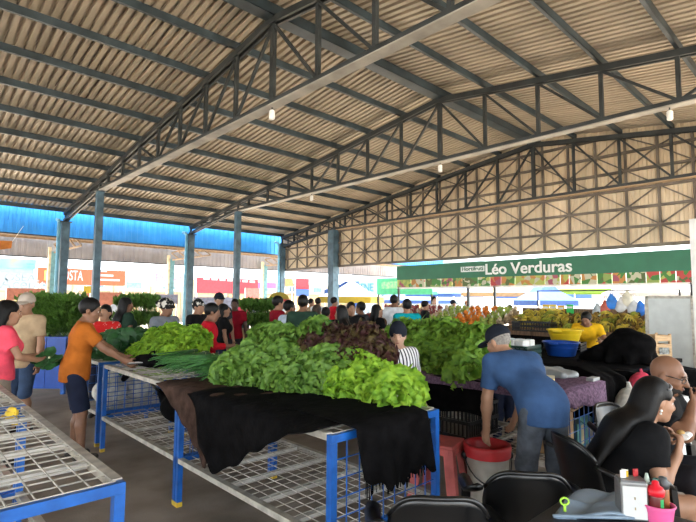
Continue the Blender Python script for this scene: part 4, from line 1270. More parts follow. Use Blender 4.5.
# striped shirt of the boy
def striped(name, a, b, sc=40.0):
    m = bpy.data.materials.new(name); m.use_nodes = True; nt = m.node_tree
    tc = nt.nodes.new('ShaderNodeTexCoord'); wv = nt.nodes.new('ShaderNodeTexWave'); wv.bands_direction = 'X'; wv.inputs['Scale'].default_value = sc / 6.28
    rp = nt.nodes.new('ShaderNodeValToRGB'); rp.color_ramp.interpolation = 'CONSTANT'
    rp.color_ramp.elements[0].color = (*b, 1); rp.color_ramp.elements[1].color = (*a, 1); rp.color_ramp.elements[1].position = .35
    nt.links.new(tc.outputs['Object'], wv.inputs['Vector']); nt.links.new(wv.outputs['Fac'], rp.inputs['Fac'])
    nt.links.new(rp.outputs['Color'], nt.nodes['Principled BSDF'].inputs['Base Color']); nt.nodes['Principled BSDF'].inputs['Roughness'].default_value = .85
    return m
C_stripe = striped('white_dark_striped_fabric', (.8, .8, .82), (.03, .03, .045), 55.)
M_sandal = mat('dark_sandal', (.03, .025, .02), .6)

# --- man in the blue shirt bending over the bucket
person('person in a steel blue shirt and dark cap bending over the bucket', ground(541, 3.42), face_rz(-15), 1.66, lean=R(57), skin='tan', grid=.0105, fat=1.06,
       armL=(-.2, .44, .52), armR=(.14, .55, .66), poleL=(-.8, -.4, .1), legs=[((-.12, .05), 0), ((.13, -.06), 0)], head=(R(18), R(-22)),
       shirt=C_bluet, sleeve=.72, hem=.13, pants=C_denim, plen=1.0, shoe=M_sandal, hair='buzz', hairmat=M_hairgrey, hat='cap', cap2=C_capdark, hcurl=.35)
# --- man in the orange shirt at the end of the table
pr_, J = person('person in an orange shirt and navy shorts reaching over the table end', ground(78, 4.95), face_rz(62), 1.62, lean=R(9), skin='brown', grid=.0115,
       armL=(-.12, .46, .96), armR=(.22, .46, .96), poleL=(-.6, -.6, -.6), poleR=(.5, -.7, -.7), legs=[((-.1, .02), 0), ((.12, .1), 0)], head=(R(-8), R(-14)),
       shirt=C_orange, sleeve=.74, hem=.1, pants=C_navy, plen=.47, shoe=M_sandal, hair='short', hcurl=.4)
wr = J['arms'][1][2]; d = _n(J['arms'][1][2] - J['arms'][1][1])
P = wr + d * .12
ph = thing('mobile_phone', 'black phone with white paper held by the person in orange', 'phone', pr_.location, pr_.rotation_euler[2])
MB().box(tuple(P + np.array([0, 0, .03])), (.075, .15, .01)).build('phone_case', M_black_pl, ph)
MB().box(tuple(P + np.array([0, .01, .04])), (.07, .14, .004)).build('paper_slip', M_white, ph)
# --- woman in pink, old man
pr_, J = person('person in a coral pink top and grey beige trousers holding greens', ground(3, 4.75), face_rz(48), 1.58, hairlen=-.12, lean=R(4), skin='tan', grid=.0125, sex='f',
       armR=(.1, .32, .98), armL=(-.1, .3, 1.0), poleR=(.7, -.4, -.6), shirt=C_pink, sleeve=.6, hem=.04, pants=C_greyb, plen=1.0, shoe=M_sandal, hair='long', head=(R(10), R(-6)))
for k in range(2):
    veg('dark', 'greens_bunch', tuple(Vector(pr_.location) + Matrix.Rotation(pr_.rotation_euler[2], 3, 'Z') @ Vector((.08 + .08 * k, .4, .96))), (.2, .3, -.6), .5, 'bunch of dark greens held by the person in pink', 'greens', 'greens held by the person in pink')
person('person in a beige shirt, pale cap and blue jean shorts behind the coral pink top', ground(27, 5.9), face_rz(-172), 1.66, skin='tan', grid=.0145, shirt=C_beige, sleeve=.7, hem=.12, pants=C_jean, plen=.52, shoe=M_sandal, hair='buzz', hairmat=M_hairgrey, hat='cap', cap2=fab('pale_cap', (186, 172, 158)), head=(R(20), R(-5)))
# --- seated woman and man
WL = ground(600, 2.95)
wrz = face_rz(92)
chair('black plastic armchair holding the seated person with earrings', (WL[0], WL[1], 0), face_rz(80), .82)
pr_, J = person('seated person in black with white earrings eating from a napkin', WL, wrz, 1.64, lean=R(29), skin='tan', grid=.0095, sex='f', sit=.46, fat=1.08,
       armR=(.12, .345, .74), armL=(-.12, .38, .74), poleR=(.3, -.45, -1), poleL=(-.4, -.4, -1), hand_dir=((.3, .5, .75), (-.35, .4, .75)), grip=((.6, -.5, .2), (-.6, -.5, .2)),
       legs=[((-.1, .5), 0), ((.1, .46), 0)], head=(R(0), R(-13)), shirt=C_black, sleeve=.56, hem=.06, pants=C_black, plen=.36, shoe=M_sandal, hair='long', hcurl=.75)
HP = J['HP']
e = MB().ellip(HP(.086, -.005, -.045), (.008, .008, .008), 8, 6).build('earring', M_white, pr_, True)
MB().ellip(HP(.086, -.005, -.063), (.007, .007, .007), 8, 6).build('earring', M_white, pr_, True)
MB().tube([HP(.075 * math.cos(a), .045 * math.sin(a) * .9 + .02, .118 - .03 * abs(math.cos(a)) ** 2) for a in [PI * k / 12 for k in range(13)]], .006, 6).build('hair_band', mat('grey_band', (.3, .3, .32), .3), pr_, True)
wr = J['arms'][1][2]
Lw = Matrix.Rotation(wrz, 3, 'Z')
sn = thing('snack', 'snack wrapped in a white napkin in the hand of the person with earrings', 'food', tuple(Vector(WL) + Lw @ Vector(tuple(wr + np.array([-.06, .075, .085])))))
np_mesh('napkin', *SDF().ell((0, 0, 0), (.03, .03, .022), k=.01).ell((.02, -.02, .012), (.022, .02, .016), k=.01).cap((-.01, .01, 0), (-.03, -.035, .01), .012, .006, k=.01).mesh(.005), M_white, sn)
np_mesh('pastry', *SDF().ell((-.005, .012, .02), (.022, .022, .016), k=.01).mesh(.005), mat('pastry_gold', (.55, .34, .12), .7), sn)
BL = ground(635, 3.55); brz = face_rz(150)
chair('black plastic armchair holding the seated person in glasses', (BL[0], BL[1], 0), face_rz(150), .82)
pr_, J = person('seated person in glasses and black shirt with a hand at the mouth', BL, brz, 1.76, lean=R(16), skin='brown', grid=.0095, fat=1.15, sit=.45,
       armR=(-.02, .34, .92), armL=(-.2, .5, .66), poleR=(.9, .1, -.7), poleL=(-.6, -.3, -.8), hand_dir=(None, (-.6, .15, .55)), grip=(0, (-.4, -.9, 0)), legs=[((-.18, .42), 0), ((.16, .46), 0)], head=(R(14), R(-14)),
       shirt=C_black, sleeve=.75, hem=.08, pants=C_dgrey, plen=1.0, shoe=M_sandal, hair='none', hcurl=.6)
HP = J['HP']
S = SDF().ell(HP(0, .035, -.07), np.array([.066, .068, .06]), J['Rh'], k=.02)
S.ell(HP(0, .05, -.015), np.array([.09, .09, .045]), J['Rh'], sub=True).ell(HP(0, .11, -.055), np.array([.026, .03, .012]), J['Rh'], sub=True)
np_mesh('beard', *S.mesh(.007), mat('short_beard', (.02, .015, .012), .8, .2, 60), pr_)
gl_ = MB()
for sx in (-1, 1):
    gl_.tube([HP(sx * .036 + .026 * math.cos(a), .108 - abs(sx * .036 + .026 * math.cos(a)) * .22, .006 + .019 * math.sin(a)) for a in [2 * PI * k / 14 for k in range(14)]], .0028, 6, True)
    gl_.tube([HP(sx * .061, .096, .012), HP(sx * .082, .03, .016), HP(sx * .083, -.02, .01)], .0028, 6)
gl_.tube([HP(-.012, .107, .01), HP(.012, .107, .01)], .0028, 6)
gl_.build('glasses_frame', M_black_pl, pr_, True)
sn = thing('snack', 'small golden snack in the hand of the person in glasses', 'food', tuple(Vector(BL) + Matrix.Rotation(brz, 3, 'Z') @ Vector(tuple(J['arms'][1][2] + np.array([-.075, .03, .095])))))
np_mesh('pastry', *SDF().ell((0, 0, 0), (.025, .02, .018), k=.01).ell((.015, .01, .008), (.016, .016, .014), k=.01).mesh(.005), mat('pastry_gold', (.55, .34, .12), .7), sn)
np_mesh('napkin', *SDF().ell((.0, -.006, -.014), (.024, .022, .012), k=.01).mesh(.005), M_white, sn)

# --- boy with the beanie between the tables
person('person in a dark beanie and black and white striped shirt between the tables', ground(399, 4.35), face_rz(150), 1.40, skin='light', grid=.0125, shirt=C_stripe, sleeve=.8, pants=C_navy, hair='short', hat='beanie', cap2=C_capdark, shoe=M_sandal, head=(R(-40), R(-5)))
person('short person in charcoal beside the rear lettuce heap', ground(424, 6.35), face_rz(170), 1.26, skin='tan', grid=.0155, shirt=C_dgrey, pants=C_navy, hair='short', shoe=M_sandal)
person('person in a yellow shirt bending behind the banana stall basins', ground(586, 8.5), face_rz(-155), 1.62, lean=R(48), skin='brown', grid=.0145, shirt=C_yellow, pants=C_navy, hair='short', shoe=M_sandal, head=(R(-15), R(-25)), armR=(.2, .62, .95), armL=(-.2, .62, .95))

# --- the crowd further back: label, u, depth, facing, height, shirt, keywords
crowd = [
 ('person in a red flowered top across the collard table', 106, 6.75, 172, 1.52, C_redpat, dict(sex='f', hair='bun', sleeve=.1, skin='tan', armR=(.25, .42, 1.12), pants=C_navy)),
 ('person in a dark green top behind the red flowered top', 126, 8.3, 40, 1.62, C_green, dict(sex='f', hair='long', skin='brown', pants=C_black)),
 ('person in a black and white camouflage head wrap and grey shirt', 166, 7.0, 120, 1.60, C_grey, dict(hat='wrap', cap2=C_camo, skin='brown', hair='none', pants=C_jean)),
 ('person in a dark cap and black shirt beside the red shirt', 198, 8.0, 110, 1.60, C_black, dict(hat='cap', cap2=C_camo, skin='tan', pants=C_jean)),
 ('person in a bright red shirt looking down at the onions', 206, 6.3, 70, 1.56, C_red, dict(skin='brown', lean=R(6), head=(0, R(-12)), pants=C_dgrey, sleeve=1.7, armR=(.2, .3, 1.0))),
 ('person in a dark cap behind the bright red shirt', 219, 9.2, 150, 1.72, C_dgrey, dict(hat='cap', cap2=C_capdark, skin='tan', pants=C_jean)),
 ('person in dark top between the two red shirts', 224, 8.6, 70, 1.52, C_black, dict(sex='f', hair='long', skin='tan', pants=C_navy)),
 ('person in a dark red shirt beside the herb crates', 235, 9.8, 175, 1.62, C_dred, dict(hair='buzz', skin='dark', pants=C_dgrey)),
 ('person in a red shirt behind the pale shirt', 278, 8.6, 60, 1.67, C_dred, dict(hair='short', skin='tan', pants=C_jean)),
 ('person in a pale printed shirt leaning to the lettuces', 284, 7.9, 55, 1.60, C_ltblue, dict(hair='short', skin='brown', lean=R(10), pants=C_navy)),
 ('person in a dark green shirt seen from behind', 303, 7.6, 8, 1.68, C_green, dict(hair='short', skin='brown', fat=1.15, pants=C_dgrey)),
 ('person in a brown top beside the dark green shirt', 317, 8.8, 20, 1.52, C_brown, dict(sex='f', hair='tail', hairmat=M_hairbrown, skin='light', pants=C_jean)),
 ('short person in a green and white patterned shirt', 326, 8.5, 10, 1.48, C_greenpat, dict(hair='short', skin='tan', pants=C_navy)),
 ('person in a black top facing the red panel, beside the patterned shirt', 341, 7.9, -35, 1.52, C_black, dict(sex='f', hair='long', skin='tan', pants=C_jean)),
 ('person in a black shirt facing the lettuces', 351, 8.6, 165, 1.57, C_black, dict(hair='short', skin='tan', pants=C_dgrey)),
 ('person in a charcoal shirt beside the thick blue column', 361, 9.4, -60, 1.57, C_dgrey, dict(hair='short', skin='brown', pants=C_navy)),
 ('short person in navy in front of the charcoal shirt', 363, 7.6, 0, 1.34, C_navy, dict(hair='short', skin='tan', pants=C_navy)),
 ('person in a black top near the green stall header', 377, 9.0, 60, 1.52, C_black, dict(sex='f', hair='long', skin='tan', pants=C_jean)),
 ('person in a white and red top carrying a bag strap', 394, 10.4, 30, 1.72, C_white, dict(hair='short', skin='brown', pants=C_jean)),
 ('person in a teal shirt seen from behind', 407, 8.5, 0, 1.63, C_teal, dict(hair='short', skin='tan', fat=1.1, pants=C_dgrey)),
 ('person in black at the fruit stall post', 425, 12.5, 90, 1.60, C_black, dict(hair='short', skin='tan', pants=C_jean)),
 ('person in a white shirt beyond the fruit stall', 434, 15.8, 170, 1.74, C_white, dict(hair='short', skin='light', pants=C_navy)),
 ('person in a black cap beyond the packed fruit', 453, 16.2, 150, 1.62, C_dgrey, dict(hat='cap', cap2=C_capdark, skin='tan', pants=C_navy)),
 ('short person in black behind the dark cap of the bending person', 500, 5.45, 170, 1.27, C_black, dict(hair='short', skin='brown', pants=C_navy)),
 ('person in black leaning over the banana rack', 514, 14.4, -70, 1.5, C_black, dict(hair='short', skin='tan', lean=R(15), pants=C_navy)),
 ('person with grey hat beyond the packed fruit', 467, 17.0, 180, 1.6, C_grey, dict(hat='cap', cap2=C_brown, skin='tan', pants=C_navy)),
 ('person in a dark shirt by the white banner stall', 70, 12.5, 30, 1.5, C_dgrey, dict(hair='short', skin='brown', pants=C_navy)),
 ('person in white under the orange banner', 118, 17.0, 180, 1.65, C_white, dict(hair='short', skin='tan', pants=C_navy)),
 ('person in pink under the red awning', 245, 15.5, 20, 1.62, C_pink, dict(hair='short', skin='tan', pants=C_jean)),
 ('person in grey under the red awning', 255, 14.5, 60, 1.6, C_grey, dict(hair='short', skin='tan', pants=C_jean)),
 ('person in a red top by the popcorn cart', 264, 12.6, 150, 1.5, C_red, dict(hair='short', skin='brown', pants=C_navy)),
 ('person in a white shirt beside the thick blue column', 318, 14.5, 30, 1.66, C_white, dict(hair='short', skin='tan', pants=C_jean)),
 ('person in a red shirt beside the thick blue column', 334, 13.5, 70, 1.68, C_red, dict(hair='short', skin='tan', pants=C_jean)),
 ('person in beige between the green shirt and the column', 311, 15.2, 100, 1.64, C_beige, dict(hair='short', skin='tan', pants=C_navy)),
]
for (lab, u, d, fc, Hh, sh, kw) in crowd:
    kw.setdefault('shoe', M_sandal)
    person(lab, ground(u, d), face_rz(fc), Hh, shirt=sh, grid=.016 if d < 9 else .019, face=d < 12, **kw)

# ================================================================== GREEN SHOP SIGN
M_sgreen = mat('sign_green', (0.018, 0.15, 0.075), .4, .06, 2)
M_swhite = mat('sign_white', (.82, .86, .84), .5, .03)
XS = XT[-1] - .25
yl, yr_ = 12.5, 2.86
sg = thing('shop_sign', 'long green shop sign lettered in white with a strip of produce photos', 'sign', (XS, yl, 0))
Ls = yl - yr_
MB().b2((0, -Ls, 2.38), (.12, 0, 2.92)).build('sign_board', M_sgreen, sg)
MB().b2((.02, -Ls, 2.03), (.1, 0, 2.09)).build('lower_rail', M_white, sg)
def sgn_text(s, y, z, size, m, bold=0.0, sx=1.0):
    t = text_mesh('lettering', s, size, m, sg, .012, 'LEFT', bold, sx)
    t.rotation_euler = (PI / 2, 0, -PI / 2)
    t.location = (-.013, y - yl, z)
    return t
ty = at_x(485, 272, XS)[1]; te = at_x(572, 265, XS)[1]
t = sgn_text('Léo Verduras', ty, 2.47, .50, M_swhite, .008)
w = max(v.co.x for v in t.data.vertices); k = (ty - te) / w
for v_ in t.data.vertices: v_.co.x *= k
hy0, hy1 = at_x(461, 270, XS)[1], at_x(484.5, 270, XS)[1]
MB().b2((-.012, hy1 - yl, 2.58), (-.001, hy0 - yl, 2.76)).build('name_plate', M_swhite, sg)
t = sgn_text('Hortifruti', hy0 - .04, 2.62, .19, M_sgreen, .002); t.location.x = -.016
w = max(v.co.x for v in t.data.vertices); k = (hy0 - hy1 - .08) / w
for v_ in t.data.vertices: v_.co.x *= k
def photo_mat(i):
    r_ = random.Random(100 + i)
    m = bpy.data.materials.new('produce_photo'); m.use_nodes = True; nt = m.node_tree
    tc = nt.nodes.new('ShaderNodeTexCoord'); vo = nt.nodes.new('ShaderNodeTexVoronoi'); vo.inputs['Scale'].default_value = r_.uniform(5, 9)
    rp = nt.nodes.new('ShaderNodeValToRGB'); pal = [(.05, .2, .03), (.25, .35, .08), (.45, .05, .04), (.5, .22, .05), (.5, .5, .35), (.08, .12, .03), (.35, .08, .12), (.4, .45, .1)]
    cr = rp.color_ramp; cr.interpolation = 'CONSTANT'
    cols = r_.sample(pal, 3) + [(.05, .2, .03)]
    cr.elements[0].color = (*cols[0], 1); cr.elements[1].color = (*cols[1], 1); cr.elements[1].position = .35
    for j in (2, 3): e = cr.elements.new(.25 + .2 * j); e.color = (*cols[j], 1)
    sp_ = nt.nodes.new('ShaderNodeSeparateColor')
    nt.links.new(tc.outputs['Object'], vo.inputs['Vector']); nt.links.new(vo.outputs['Color'], sp_.inputs['Color']); nt.links.new(sp_.outputs['Red'], rp.inputs['Fac'])
    nt.links.new(rp.outputs['Color'], nt.nodes['Principled BSDF'].inputs['Base Color'])
    return m
us = [397, 411, 425, 441, 452, 462, 478, 490, 501, 515, 545, 560, 569, 581, 597, 612, 626, 646, 660, 676, 692]
for i in range(len(us) - 1):
    a, b_ = at_x(us[i] + .4, 280, XS)[1] - yl, at_x(us[i + 1] - .4, 280, XS)[1] - yl
    MB().b2((.0, max(b_, -Ls), 2.09), (.05, min(a, 0), 2.38)).build('photo_panel', photo_mat(i), sg)
for y in (at_x(467.5, 300, XS)[1], at_x(494, 300, XS)[1], yl - .05, yr_ + .05):
    MB().b2((.02, y - yl - .035, 0), (.09, y - yl + .035, 2.38)).build('sign_post', M_steel, sg)

# green tent behind the sign's left end
def canopy_tent(label, c, w, h, hv, m, mv=None, rz=0., group=None, peak=.9, cat='tent', name='canopy_tent'):
    t = thing(name, label, cat, c, rz, group)
    hw = w / 2
    n = 8; v = []; f = []
    ring = [(-hw, -hw), (hw, -hw), (hw, hw), (-hw, hw)]
    v = [(0, 0, h + peak)] + [(x * .5, y * .5, h + peak * .36) for x, y in ring] + [(x, y, h) for x, y in ring]
    f = [(0, 1 + k, 1 + (k + 1) % 4) for k in range(4)] + [(1 + k, 5 + k, 5 + (k + 1) % 4, 1 + (k + 1) % 4) for k in range(4)]
    o = mesh_obj('canopy', v, f, m, t); sd = o.modifiers.new('thick', 'SOLIDIFY'); sd.thickness = .02
    for k in range(4):
        a, b_ = ring[k], ring[(k + 1) % 4]
        MB().bar((*a, h - hv / 2), (*b_, h - hv / 2), .015, hv).build('valance', mv or m, t)
        MB().tube([(a[0] * .98, a[1] * .98, 0), (a[0] * .98, a[1] * .98, h)], .03, 8).build('pole', M_white, t, True)
    return t
M_tblue = mat('tent_blue', (.03, .09, .32), .6, .08, subs=.3); M_tan = mat('tent_tan', (.30, .22, .13), .7, .08, subs=.3); M_twhite = mat('tent_white', (.30, .30, .31), .6, .04, subs=.3)
M_tgreen = mat('tent_lime', (.15, .28, .04), .6, .06, subs=.3); M_tteal = mat('tent_teal', (.05, .19, .22), .6, .06, subs=.3)
M_tdg = mat('tent_dark_green', (.04, .30, .17), .6, .06)
q = at_x(388, 288, 17.5)
gt = thing('green_stall_front', 'green stall header with faded print left of the big sign', 'sign', (17.2, 0, 0))
ya, yb = at_x(377, 285, 17.2)[1], at_x(432, 285, 17.2)[1]
MB().b2((0, yb, 1.98), (.06, ya, 2.62)).build('header_board', M_tdg, gt)
MB().b2((.005, yb, 1.86), (.4, ya, 1.98)).build('awning_lip', M_tdg, gt)
MB().b2((-.006, yb + .1, 2.14), (-.001, ya - .3, 2.46)).build('faded_print', mat('faded_green_print', (.25, .45, .25), .6, .3, 6, col2=(.05, .3, .17)), gt)
for y in (ya - .05, yb + .05): MB().b2((.01, y - .04, 0), (.09, y + .04, 1.98)).build('post', M_steel, gt)

tents = [('blue market tent beyond the packed fruit', 445, 26, 3.0, 1.95, M_tblue, .15), ('tan market tent beyond the orange display', 500, 22, 3.4, 1.95, M_tan, .15),
         ('white peaked tent with blue top behind the bananas', 541, 30, 4.0, 2.1, M_tblue, .35), ('white market tent beside the lime tent', 570, 36, 4.6, 2.2, M_twhite, .4),
         ('lime green market tent behind the banana stall', 604, 23, 4.0, 2.15, M_tgreen, .2), ('white awning tent at the end of the sign', 652, 16.8, 2.6, 1.9, M_twhite, .12),
         ('teal market tent between blue ones', 522, 42, 4.4, 2.4, M_tteal, .3), ('low blue tent behind the banana stall', 545, 18.6, 1.7, 1.62, M_tblue, .2), ('low blue tent beyond the green header', 405, 30, 4, 1.6, M_tblue, .2)]
for (lab, u, d, w, h, m, hv) in tents:
    g_ = ground(u, d); canopy_tent(lab, (g_[0], g_[1], -.2), w, h + .2, hv, m, None, .3 + u * .01)

# ================================================================== FRUIT STAND
fs = thing('fruit_stand', 'long wooden fruit stand beneath the green sign', 'stall', (11.2, 2.6, 0))
M_wood = mat('brown_wood', (.22, .13, .075), .7, .2, 5, stretch=(1, 8, 1)); M_dkcl = M_blackcloth
for k in range(4):
    MB().b2((.02 + .3 * k, 0, .86 + .07 * k), (.31 + .3 * k, 8.6, .90 + .07 * k)).build('shelf_board', M_wood, fs)
for k in range(12):
    y = 8.6 * k / 12
    MB().b2((-.02, y + .01, .78), (.01, y + 8.6 / 12 - .01, .95)).build('front_board', M_wood, fs)
for k in range(12):
    y = 8.6 * k / 12
    MB().b2((.0, y + .005, .05), (.015, y + 8.6 / 12 - .005, .78)).build('skirt_panel', M_dkcl, fs)
MB().b2((1.2, 0, .3), (1.23, 3.7, 1.42)).build('back_board', M_wood, fs)
for x in (.1, 1.1):
    for y in (.1, 2.9, 5.7, 8.5): MB().b2((x - .03, y - .03, 0), (x + .03, y + .03, .86)).build('leg', M_wood, fs)
# bananas
M_ban = mat('banana_yellow', (.62, .46, .05), .5, .15, 14, col2=(.32, .30, .04)); M_bstem = mat('banana_stem', (.12, .10, .03), .7)
def banana_hand(seed):
    r_ = random.Random(seed); mb = MB()
    for k in range(7):
        a = -.9 + 1.8 * k / 6
        pts = []
        for t in range(6):
            th = t / 5 * 1.3
            rad = .13 * math.sin(th) + .01; z = -.15 * (1 - math.cos(th)) + .02
            pts.append((rad * math.cos(a) + .01, rad * math.sin(a) * 1.2 + .02 * a, z + r_.uniform(-.004, .004)))
        mb.tube(pts, [.005, .012, .0145, .0145, .011, .004], 6)
    o = mb.build('tmp', M_ban, None, True); me = o.data; bpy.data.objects.remove(o); return me
M_bang = mat('banana_green', (.30, .34, .04), .5, .15, 14); M_banb = mat('banana_spotted', (.42, .27, .04), .5, .3, 20, col2=(.12, .07, .02))
BH = [banana_hand(k) for k in range(5)]
for k_, m_ in ((1, M_bang), (3, M_banb)): BH[k_].materials.clear(); BH[k_].materials.append(m_)
o = MB().ellip((0, 0, .015), (.022, .035, .02), 8, 5).build('tmp', M_bstem, None, True); bst = o.data; bpy.data.objects.remove(o)
nb = 0
for r in range(5):
    y = 2.75 + .06 * r
    while y < 6.1:
        if not (5.0 < y < 5.6 and r < 2):
            o = bpy.data.objects.new('banana_bunch', rng.choice(BH)); COL.objects.link(o)
            o.location = (11.36 + .17 * r + rng.uniform(-.03, .03), y, 1.04 + .07 * r + rng.uniform(-.03, .06)); o.rotation_euler = (rng.uniform(-.6, .6), rng.uniform(-.3, .9), PI + rng.uniform(-1.2, 1.2)); o.scale = (1.25,) * 3
            tag(o, 'bunch of yellow bananas piled on the fruit stand', 'bananas', 'bananas on the fruit stand')
            b_ = bpy.data.objects.new('stem', bst); COL.objects.link(b_); b_.parent = o; nb += 1
        y += .21
# netted fruit bags, stacked in columns
def net_mesh(m, seed):
    r_ = random.Random(seed); S = SDF()
    for k in range(10): S.ell((r_.uniform(-.05, .05), r_.uniform(-.06, .06), .05 + .016 * k), (.045, .045, .045), k=.01)
    o = np_mesh('tmp', *S.mesh(.014), m); me = o.data; bpy.data.objects.remove(o); return me
M_or = mat('orange_fruit', (.75, .22, .02), .5, .12, 18); M_gy = mat('green_yellow_fruit', (.42, .48, .10), .5, .2, 18, col2=(.2, .3, .06)); M_on = mat('red_onion', (.28, .06, .06), .5, .2, 18); M_pt = mat('potato_tan', (.55, .42, .26), .6, .2, 18)
NM = {k: net_mesh(m, i) for i, (k, m) in enumerate((('orange', M_or), ('green', M_gy), ('red', M_on), ('tan', M_pt)))}
o = MB().tube([(0, 0, .2), (.01, 0, .26)], [.02, .008], 6).build('tmp', M_sack); nk = o.data; bpy.data.objects.remove(o)
NLAB = {'orange': 'net bag of oranges in the orange display', 'green': 'net bag of green yellow fruit beside the oranges', 'red': 'net bag of red onions on the stand beneath the sign', 'tan': 'net bag of pale potatoes on the fruit stand'}
for c_ in range(22):
    y = 6.35 + .22 * c_
    kind = ('tan', 'green', 'green', 'orange', 'orange', 'orange', 'orange', 'green', 'green', 'green', 'tan', 'red', 'red', 'red', 'tan', 'red', 'red', 'red', 'tan', 'red', 'red', 'red')[c_]
    for r in range(4):
        o = bpy.data.objects.new('net_bag', NM[kind]); COL.objects.link(o)
        o.location = (11.35 + .26 * r, y + rng.uniform(-.02, .02), .91 + .07 * r + (.0 if r < 3 else .06)); o.rotation_euler = (0, 0, rng.uniform(0, 6)); o.scale = (1.15, 1.15, 1.2)
        tag(o, NLAB[kind], 'net bag', NLAB[kind].replace('net bag', 'net bags'))
        b_ = bpy.data.objects.new('knot', nk); COL.objects.link(b_); b_.parent = o
rib_crate('black ribbed crate in front of the bananas', (11.0, 5.3, .9), PI / 2, (.9, .4, .22), M_black_pl)
# price cards and hanging bags above the bananas
for i, (u, v0, col, lab) in enumerate(((546, 309, (.9, .6, .03), 'yellow price card standing in the bananas next to the dark crate'), (561, 310, (.85, .5, .05), 'amber price card among the bananas'), (570, 309, (.05, .6, .12), 'green price card among the bananas'), (553, 309, (.9, .7, .1), 'pale yellow price card among the bananas'))):
    p = at_x(u, v0, 12.25)
    o = thing('price_card', lab, 'price card', (p[0], p[1], 1.2))
    MB().box((0, 0, p[2] - 1.2), (.012, .17, .22)).build('card', mat('card_%d' % i, col, .6, .02), o)
    MB().tube([(0.012, 0, -.1), (0.012, 0, p[2] - 1.2)], .008, 6).build('stick', M_white, o)
    MB().box((-.008, 0, p[2] - 1.2 + .04), (.004, .12, .05)).build('price_band', M_white, o)
hb = [(612, 303, (.05, .25, .75), 'blue plastic bag hanging in the fruit stand'), (622, 306, (.75, .74, .72), 'white plastic bag hanging by the blue bag'), (628, 300, (.8, .75, .6), 'cream plastic bag hanging above the bananas'), (634, 308, (.72, .73, .75), 'white plastic bag hanging beside the partition'), (641, 310, (.04, .2, .7), 'blue plastic bag hanging by the white partition'), (606, 309, (.7, .15, .1), 'small red bag hanging in the fruit stand'), (598, 312, (.6, .66, .7), 'pale bag hanging behind the yellow shirt')]
for i, (u, v0, col, lab) in enumerate(hb):
    p = at_x(u, v0, 12.45)
    o = thing('hanging_bag', lab, 'bag', (p[0], p[1], p[2]))
    np_mesh('bag_body', *SDF().ell((0, 0, 0), (.10, .13, .16), k=.05).cap((0, 0, .1), (0, .02, .2), .07, .03, k=.05).ell((0, .06, -.08), (.08, .08, .08), k=.05).mesh(.025), mat('bag_%d' % i, col, .4, .1), o)
    MB().tube([(0, -.03, .18), (0, -.02, .3), (0, .02, .3), (0, .04, .18)], .008, 6).build('handle', mat('bag_%d' % i, col), o)
hr = thing('hanging_rail', 'steel rail carrying the plastic bags above the bananas', 'rail', (12.45, 2.7, 0))
MB().tube([(0, 0, 1.86), (0, 3.2, 1.86)], .015, 6).build('rail_bar', M_steel, hr)
for y in (0.02, 3.18): MB().tube([(0, y, 0), (0, y, 1.86)], .02, 6).build('post', M_steel, hr)

# ================================================================== STALL WITH BASINS, TARP AND WOODEN CRATE
pE = at_z(560, 357, .86)
et = thing('basin_table', 'table under black cloth with the yellow and blue basins', 'table', (5.75, 1.7, 0))
MB().b2((0, 0, .80), (2.0, 3.4, .85)).build('table_top', M_blackcloth, et)
for x in (.06, 1.94):
    for y in (.06, 3.34): MB().b2((x - .025, y - .025, 0), (x + .025, y + .025, .8)).build('leg', M_blue, et)
ec = thing('black_cloth', 'black cloth skirting the basin table', 'cloth')
drape('cloth_front', M_blackcloth, ec, (5.74, 5.1), (5.74, 1.7), (-1, 0), .853, .9, lambda t: .55 + .06 * math.sin(8 * t), .03, 8, 50, 21)
drape('cloth_end', M_blackcloth, ec, (5.74, 1.69), (6.85, 1.69), (0, -1), .856, .8, lambda t: .5 + .08 * math.sin(6 * t), .03, 8, 40, 22)
def basin(label, loc, r, h, m):
    o = thing('basin', label, 'basin', loc)
    MB().lathe([(r * .72, 0), (r * .76, .01), (r * .97, h - .02), (r * 1.05, h - .015), (r * 1.05, h), (r * .97, h), (r * .93, h - .03), (r * .72, .015)], n=28).build('basin_bowl', m, o, True)
    for s_ in (-1, 1): MB().box((s_ * r * 1.06, 0, h - .015), (.05, .12, .02)).build('handle', m, o)
    MB().lathe([(r * .9, h * .6), (r * .93, h * .62), (r * .915, h * .64)], n=28, cap0=False, cap1=False).build('ridge', m, o, True)
M_yb = mat('yellow_plastic', (.80, .56, .02), .4, .05)
p = at_z(567, 357, .862) + .17 * FW; basin('blue plastic basin on the black covered table', (p[0], p[1], .862), .23, .19, M_bluepl)
py_ = at_z(571, 343, .984) + .2 * FW; rib_crate('black upturned crate carrying the yellow basin', (py_[0], py_[1], .862), .2, (.5, .5, .12), M_black_pl)
basin('yellow plastic basin behind the blue basin', (py_[0], py_[1], .984), .25, .19, M_yb)
gc = rib_crate('dark green crate filled with white packs', (6.15, 3.35, .862), 0.0, (.4, .75, .16), mat('dark_green_plastic', (.015, .05, .04), .4), nr=12)
for k in range(10):
    o = thing('white_pack', 'white plastic pack lying in the dark green crate', 'pack', (6.05 + .17 * (k // 5), 3.08 + .135 * (k % 5), .98), rng.uniform(-.15, .15), 'white packs in the green crate')
    bevel(MB().b2((-.075, -.058, 0), (.075, .058, .11)).build('pack_body', M_white, o), .015)
    MB().b2((-.04, -.03, .11), (.04, .03, .114)).build('pack_label', mat('pale_blue_label', (.5, .62, .68), .5), o)
tp = at_d(618, 340, 5.95)
tarp = thing('black_tarp', 'black tarpaulin heaped over stacked goods beside the wooden crate', 'tarp', (tp[0] + .1, tp[1] - .05, .853))
S = SDF().ell((0, 0, .12), (.26, .3, .24), k=.1).ell((-.05, -.1, .25), (.22, .24, .14), k=.08)
